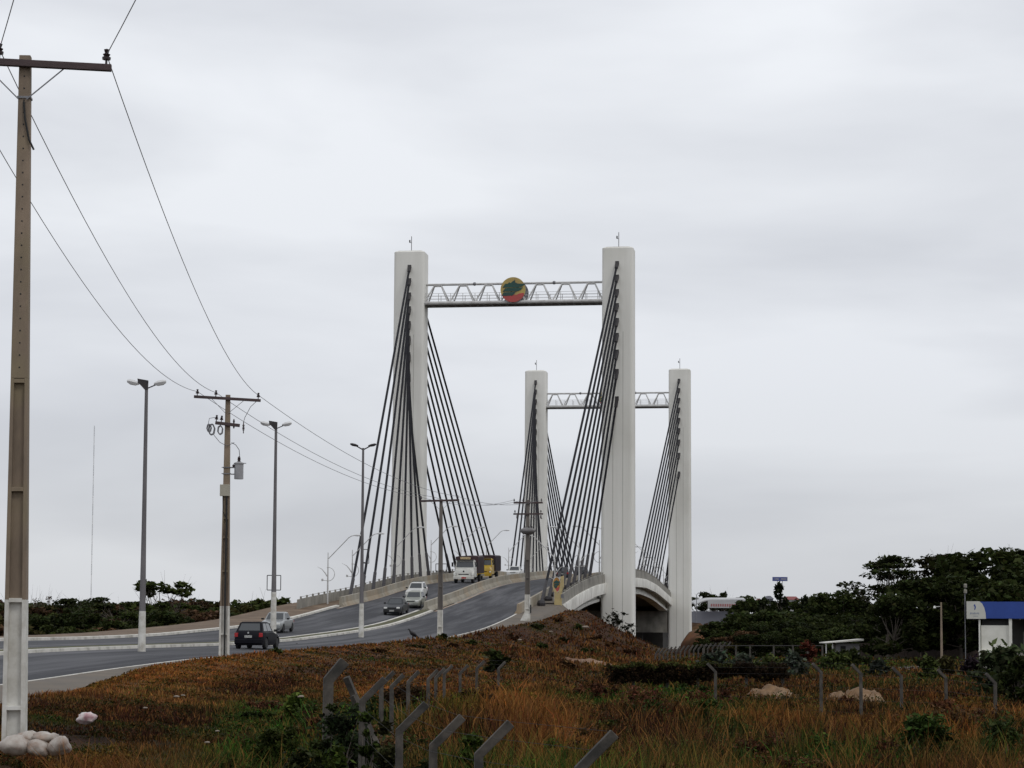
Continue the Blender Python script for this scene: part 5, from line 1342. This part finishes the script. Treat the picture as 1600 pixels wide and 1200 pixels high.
# ------------------------------------------------------------------ grass: denser near, thinner far, none on roads
def blades(n, Ya, Yb, hmin, hmax, wmul, seed, tall=False):
    rr = np.random.default_rng(seed)
    u = rr.uniform(0, 1, n); Yv = 1 / (1 / Ya + (1 / Yb - 1 / Ya) * u)         # even on the picture plane
    X = rr.uniform(-990, 1040, n) / F_PX * Yv
    t, w_ = tw(X, Yv); tm = np.where(t > 57.5, 115 - t, t)
    ok = ~((w_ > -13.2) & (w_ < _pw(tm) + .25 + .45 * wav(X, Yv, 3, 4))) | ((w_ > -9) & (w_ < 11) & (tm > -34) & (tm < -0) & False)
    ok &= ~((np.abs(w_) < 11.5) & (tm > -43))
    ok &= ~((np.abs(w_ - 12) < 2.2) & (np.abs(tm) < 1.8))
    ok &= (w_ > 0)
    for (bx, by, br) in ((-7.6, 32.8, 1.0), (-7.3, 31.6, .8), (at(133, 1123, 41).x, 40.3, .8), (at(133, 1123, 41).x + .15, 39.2, .7)): ok &= ((X - bx)**2 + (Yv - by)**2) > br**2
    if tall: ok &= ~((w_ < 24) & (t < -150))
    ok &= (X**2 + (Yv + 2)**2) > 26**2
    patch = wav(X, Yv, 5.5, 6) + .6 * wav(X, Yv, 1.6, 15)
    if tall: ok &= (patch > .05) & (w_ > 19)
    X, Yv, patch, w_, t = X[ok], Yv[ok], patch[ok], w_[ok], t[ok]; n = len(X)
    Z = ground(X, Yv)
    clump = 1 + .45 * np.clip(wav(X, Yv, .9, 2) + .5 * wav(X, Yv, .45, 17), -1.2, 1.4)  # scales height and also colour, painting in self-shadow between tufts
    col = ground_colour(X, Yv) * rr.uniform(.35, 1.9, (n, 1)) * clump[:, None] * (1 + rr.normal(0, .10, (n, 3)))
    straw = rr.uniform(0, 1, n) < (.22 if not tall else .40)
    col[straw] = col[straw] * .5 + np.array([.12, .066, .024]) * rr.uniform(.5, 1.4, (straw.sum(), 1))
    h = rr.uniform(hmin, hmax, n) * (1 + .45 * patch) * (.55 + .5 * clump) * np.where((w_ > 10.5) & (w_ < 14), .5, 1)
    h = h * np.where((w_ < 23) & (t < -120) & (not tall), .50, 1) * np.where((w_ > 15) & (w_ < 23) & (t < -200), .6, 1)
    if tall: h = h * (1 - .45 * smooth(50, 85, Yv))
    h = np.clip(h, .04, 2)
    wd = np.maximum(.006, Yv * .00024 * wmul) * rr.uniform(.5, 1.5, n)
    a = rr.uniform(0, 6.28, n); lean = rr.uniform(.1, .65, n) * h; la = rr.uniform(0, 6.28, n)
    dx, dy = np.cos(a) * wd, np.sin(a) * wd
    lx, ly = np.cos(la) * lean, np.sin(la) * lean
    b0 = np.stack([X - dx, Yv - dy, Z - .06], 1); b1 = np.stack([X + dx, Yv + dy, Z - .06], 1)
    m0 = np.stack([X - dx * .8 + lx * .35, Yv - dy * .8 + ly * .35, Z + h * .6], 1); m1 = np.stack([X + dx * .8 + lx * .35, Yv + dy * .8 + ly * .35, Z + h * .6], 1)
    tp = np.stack([X + lx, Yv + ly, Z + h * .97], 1)
    V = np.stack([b0, b1, m1, tp, m0], 1).reshape(-1, 3)
    B5 = (np.arange(n) * 5)[:, None]; F = np.concatenate([B5 + np.array([[0, 1, 2]]), B5 + np.array([[0, 2, 4]]), B5 + np.array([[4, 2, 3]])])
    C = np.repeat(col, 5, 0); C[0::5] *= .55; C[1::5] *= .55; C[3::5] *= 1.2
    return V, F, np.clip(C, 0, 1)
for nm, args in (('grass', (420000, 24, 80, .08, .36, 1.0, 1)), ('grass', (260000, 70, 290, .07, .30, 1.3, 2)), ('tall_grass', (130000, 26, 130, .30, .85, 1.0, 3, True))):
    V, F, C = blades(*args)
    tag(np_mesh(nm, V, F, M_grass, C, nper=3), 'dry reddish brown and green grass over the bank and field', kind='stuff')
# rank dark growth round the fence corner and along the near fence
for i, (px, yt, Y, wp, c, lab) in enumerate(((522, 1082, 35.2, 74, (.022, .036, .012), 'dark green brambles in front of the broken corner post'), (600, 1108, 30, 70, (.028, .036, .014), 'dark olive brambles between the slanting posts'), (660, 1172, 29, 70, (.020, .030, .010), 'dark weeds at the foot of the nearest straight posts'),
        (430, 1120, 38, 90, (.030, .050, .012), 'green brambles in the shaded hollow at left of the fence'), (475, 1165, 32, 80, (.020, .030, .012), 'dark brambles at the bottom edge below the corner post'), (640, 1068, 60, 90, (.040, .030, .016), 'brown dry brambles along the row of short posts'), (730, 1078, 66, 110, (.045, .034, .016), 'brown dry brambles below the far end of the short posts'))):
    shrub(px, yt, 1190, Y, wp, c, 140 + i, lab, leaf=.05, n=300, k=20, cat='brambles', name='brambles', stick=False)
# ragged tufts and low weeds on the embankment face and bank
rr_ = random.Random(21)
k = 0
for (px, py, wp, hp) in ((735, 1008, 20, 7), (800, 1000, 26, 8), (838, 982, 24, 7), (868, 972, 30, 6), (905, 985, 26, 9), (930, 1000, 28, 8), (880, 1005, 22, 8), (955, 1012, 26, 8), (845, 1015, 26, 9), (705, 1012, 22, 6), (650, 1012, 30, 5), (590, 1020, 30, 6), (915, 1022, 30, 9), (985, 1022, 22, 8), (760, 1025, 24, 8), (880, 1046, 30, 14), (430, 1022, 26, 8), (462, 1016, 20, 8)):
    Yg = 60.0
    while Yg < 235:                      # walk out along the ray until it meets the ground
        p = at(px, py, Yg)
        if p.z <= float(ground(p.x, Yg)): break
        Yg += 1.0
    c = [(.030, .050, .014), (.050, .030, .016), (.024, .034, .012), (.062, .040, .018)][k % 4]
    shrub(px, py - hp, py, Yg, wp, c, 300 + k, ['low green weeds', 'dry reddish weeds', 'dark green weeds', 'straw coloured weeds'][k % 4] + ' on the embankment, ' + ['left of the third power pole', 'right of the third power pole', 'below the round-collared pole', 'near the yellow pillar', 'by the near right tower foot'][min(4, max(0, int((px - 560) / 95)))],
          leaf=max(.05, Yg * .0009), n=110, k=7, cat='weeds', name='weed_clump', stick=False)['group'] = 'weed clumps on the embankment face'
    k += 1
def low_weeds(n, Ya, Yb, seed):
    rr = np.random.default_rng(seed); u = rr.uniform(0, 1, n); Yv = 1 / (1 / Ya + (1 / Yb - 1 / Ya) * u); X = rr.uniform(-990, 1040, n) / F_PX * Yv
    t, w_ = tw(X, Yv); tm = np.where(t > 57.5, 115 - t, t)
    p_ = wav(X, Yv, 2.6, 18) + .7 * wav(X, Yv, .9, 9)
    ok = (w_ > _pw(tm) + .6) & ((w_ > 12) | (tm < -43)) & (X**2 + (Yv + 2)**2 > 26**2) & (p_ > .12)
    X, Yv, p_, w_ = X[ok], Yv[ok], p_[ok], w_[ok]; n = len(X)
    hz = np.clip(p_ * .7, .05, .6) * rr.uniform(.1, 1, n) ** .6
    hz = hz * np.where(w_ < _pw(tm[ok]) + 2.5, .22, np.where(w_ < 23, .45, 1))
    c = np.stack([X, Yv, ground(X, Yv) + hz], 1)
    col = ground_colour(X, Yv); col = col * np.array([.8, 1.05, .8]) + np.array([.0, .008, .0]); col = col * rr.uniform(.4, 1.7, (n, 1)) * (.6 + hz[:, None])
    nr = rr.normal(size=(n, 3)); nr[:, 2] = np.abs(nr[:, 2]) + .4; nr /= np.linalg.norm(nr, axis=1)[:, None]
    a = np.cross(nr, rr.normal(size=(n, 3))); a /= np.linalg.norm(a, axis=1)[:, None]; b = np.cross(nr, a)
    s = (np.maximum(.018, Yv * .0007) * rr.uniform(.6, 1.4, n))[:, None]
    V = np.stack([c - a * s, c - b * s * .5, c + a * s, c + b * s * .5], 1).reshape(-1, 3)
    return V, np.arange(n * 4).reshape(-1, 4), np.clip(np.repeat(col, 4, 0), 0, 1)
V, F, C = low_weeds(560000, 24, 260, 77)
tag(np_mesh('ground_cover', V, F, M_grass, C, nper=4), 'low leafy weeds and dead growth between the grasses', kind='stuff')
# shaggy weed clumps scattered over the field
rr_ = random.Random(64)
looks = (((.022, .040, .010), 'dark green shaggy weed clump in the dry field'), ((.050, .026, .014), 'dead reddish brown weed clump in the dry field'), ((.060, .042, .020), 'straw brown weed clump in the dry field'), ((.030, .058, .012), 'fresh green weed clump in the dry field'))
for k in range(64):
    Yg = 1 / rr_.uniform(1 / 100, 1 / 33); px = rr_.uniform(560, 1640) if k % 4 else rr_.uniform(330, 600)
    if px < 600: Yg = rr_.uniform(33, 60)
    x = (px - 800) / F_PX * Yg; t_, w_ = tw(x, Yg)
    if w_ < 15 or (600 < px < 800 and Yg > 60): continue
    gz = float(ground(x, Yg)); hh_ = rr_.uniform(.35, 1.0) * (1 if w_ > 22 else .5)
    pyt = 988 - (gz + hh_ - E) / Yg * F_PX
    c, lab = looks[rr_.choice((0, 1, 1, 2, 2, 3))]
    shrub(px, pyt, pyt + 30, Yg, rr_.uniform(.8, 2.0) / Yg * F_PX, c, 500 + k, lab, leaf=max(.035, Yg * .0010), n=170, k=8, cat='weeds', name='weed_clump', stick=False)['group'] = 'weed clumps scattered over the dry field'
# ------------------------------------------------------------------ sky and light
SUN_EL, SUN_AZ = R(52), R(140)      # azimuth clockwise from +Y
w = bpy.data.worlds.new('World'); sc.world = w; w.use_nodes = True
nt = w.node_tree; N, L = nt.nodes, nt.links
bg = N['Background']; bg.inputs['Strength'].default_value = 0.1
sky = N.new('ShaderNodeTexSky'); sky.sky_type = 'NISHITA'; sky.sun_disc = False
sky.sun_elevation = SUN_EL; sky.sun_rotation = SUN_AZ
tc = N.new('ShaderNodeTexCoord'); sep = N.new('ShaderNodeSeparateXYZ'); L.new(tc.outputs['Generated'], sep.inputs[0])
mp = N.new('ShaderNodeMapping'); mp.inputs['Scale'].default_value = (3.2, 3.2, 13.0); mp.inputs['Rotation'].default_value = (0, R(3.0), R(12)); mp.inputs['Location'].default_value = (.35, 0, .15)
L.new(tc.outputs['Generated'], mp.inputs[0])
n1 = N.new('ShaderNodeTexNoise'); n1.inputs['Scale'].default_value = 1.0; n1.inputs['Detail'].default_value = 5; n1.inputs['Roughness'].default_value = .48; n1.inputs['Distortion'].default_value = .25
L.new(mp.outputs[0], n1.inputs['Vector'])
cr = N.new('ShaderNodeValToRGB'); e = cr.color_ramp.elements
e[0].position = .36; e[0].color = (.68, .70, .745, 1); e[1].position = .62; e[1].color = (.87, .892, .93, 1)
L.new(n1.outputs['Fac'], cr.inputs['Fac'])
el = N.new('ShaderNodeValToRGB'); e = el.color_ramp.elements
e[0].position = 0.0; e[0].color = (.75, .75, .755, 1); e[1].position = .30; e[1].color = (1.06, 1.06, 1.06, 1)
e2 = el.color_ramp.elements.new(.12); e2.color = (.93, .93, .94, 1)
e3 = el.color_ramp.elements.new(.20); e3.color = (1.0, 1.0, 1.0, 1)
L.new(sep.outputs['Z'], el.inputs['Fac'])
mu = N.new('ShaderNodeMix'); mu.data_type = 'RGBA'; mu.blend_type = 'MULTIPLY'; mu.inputs['Factor'].default_value = 1
L.new(cr.outputs['Color'], mu.inputs['A']); L.new(el.outputs['Color'], mu.inputs['B'])
sc10 = N.new('ShaderNodeVectorMath'); sc10.operation = 'SCALE'; sc10.inputs['Scale'].default_value = 10.0
L.new(mu.outputs['Result'], sc10.inputs[0])
mx = N.new('ShaderNodeMix'); mx.data_type = 'RGBA'; mx.inputs['Factor'].default_value = .94
L.new(sky.outputs[0], mx.inputs['A']); L.new(sc10.outputs[0], mx.inputs['B'])
L.new(mx.outputs['Result'], bg.inputs['Color'])
sd = bpy.data.lights.new('sun', 'SUN'); sd.energy = .7; sd.angle = R(14); sd.color = (1, .96, .9)
so = bpy.data.objects.new('sun', sd); COL.objects.link(so)
dv = Vector((math.sin(SUN_AZ) * math.cos(SUN_EL), math.cos(SUN_AZ) * math.cos(SUN_EL), math.sin(SUN_EL)))
so.rotation_euler = dv.to_track_quat('Z', 'Y').to_euler(); so.location = (0, 0, 80)
sc.view_settings.view_transform = 'Standard'; sc.view_settings.look = 'None'; sc.view_settings.exposure = 0; sc.view_settings.gamma = 1
sc.render.resolution_x = 1024; sc.render.resolution_y = 768
sc.cycles.max_bounces = 5; sc.cycles.transparent_max_bounces = 8
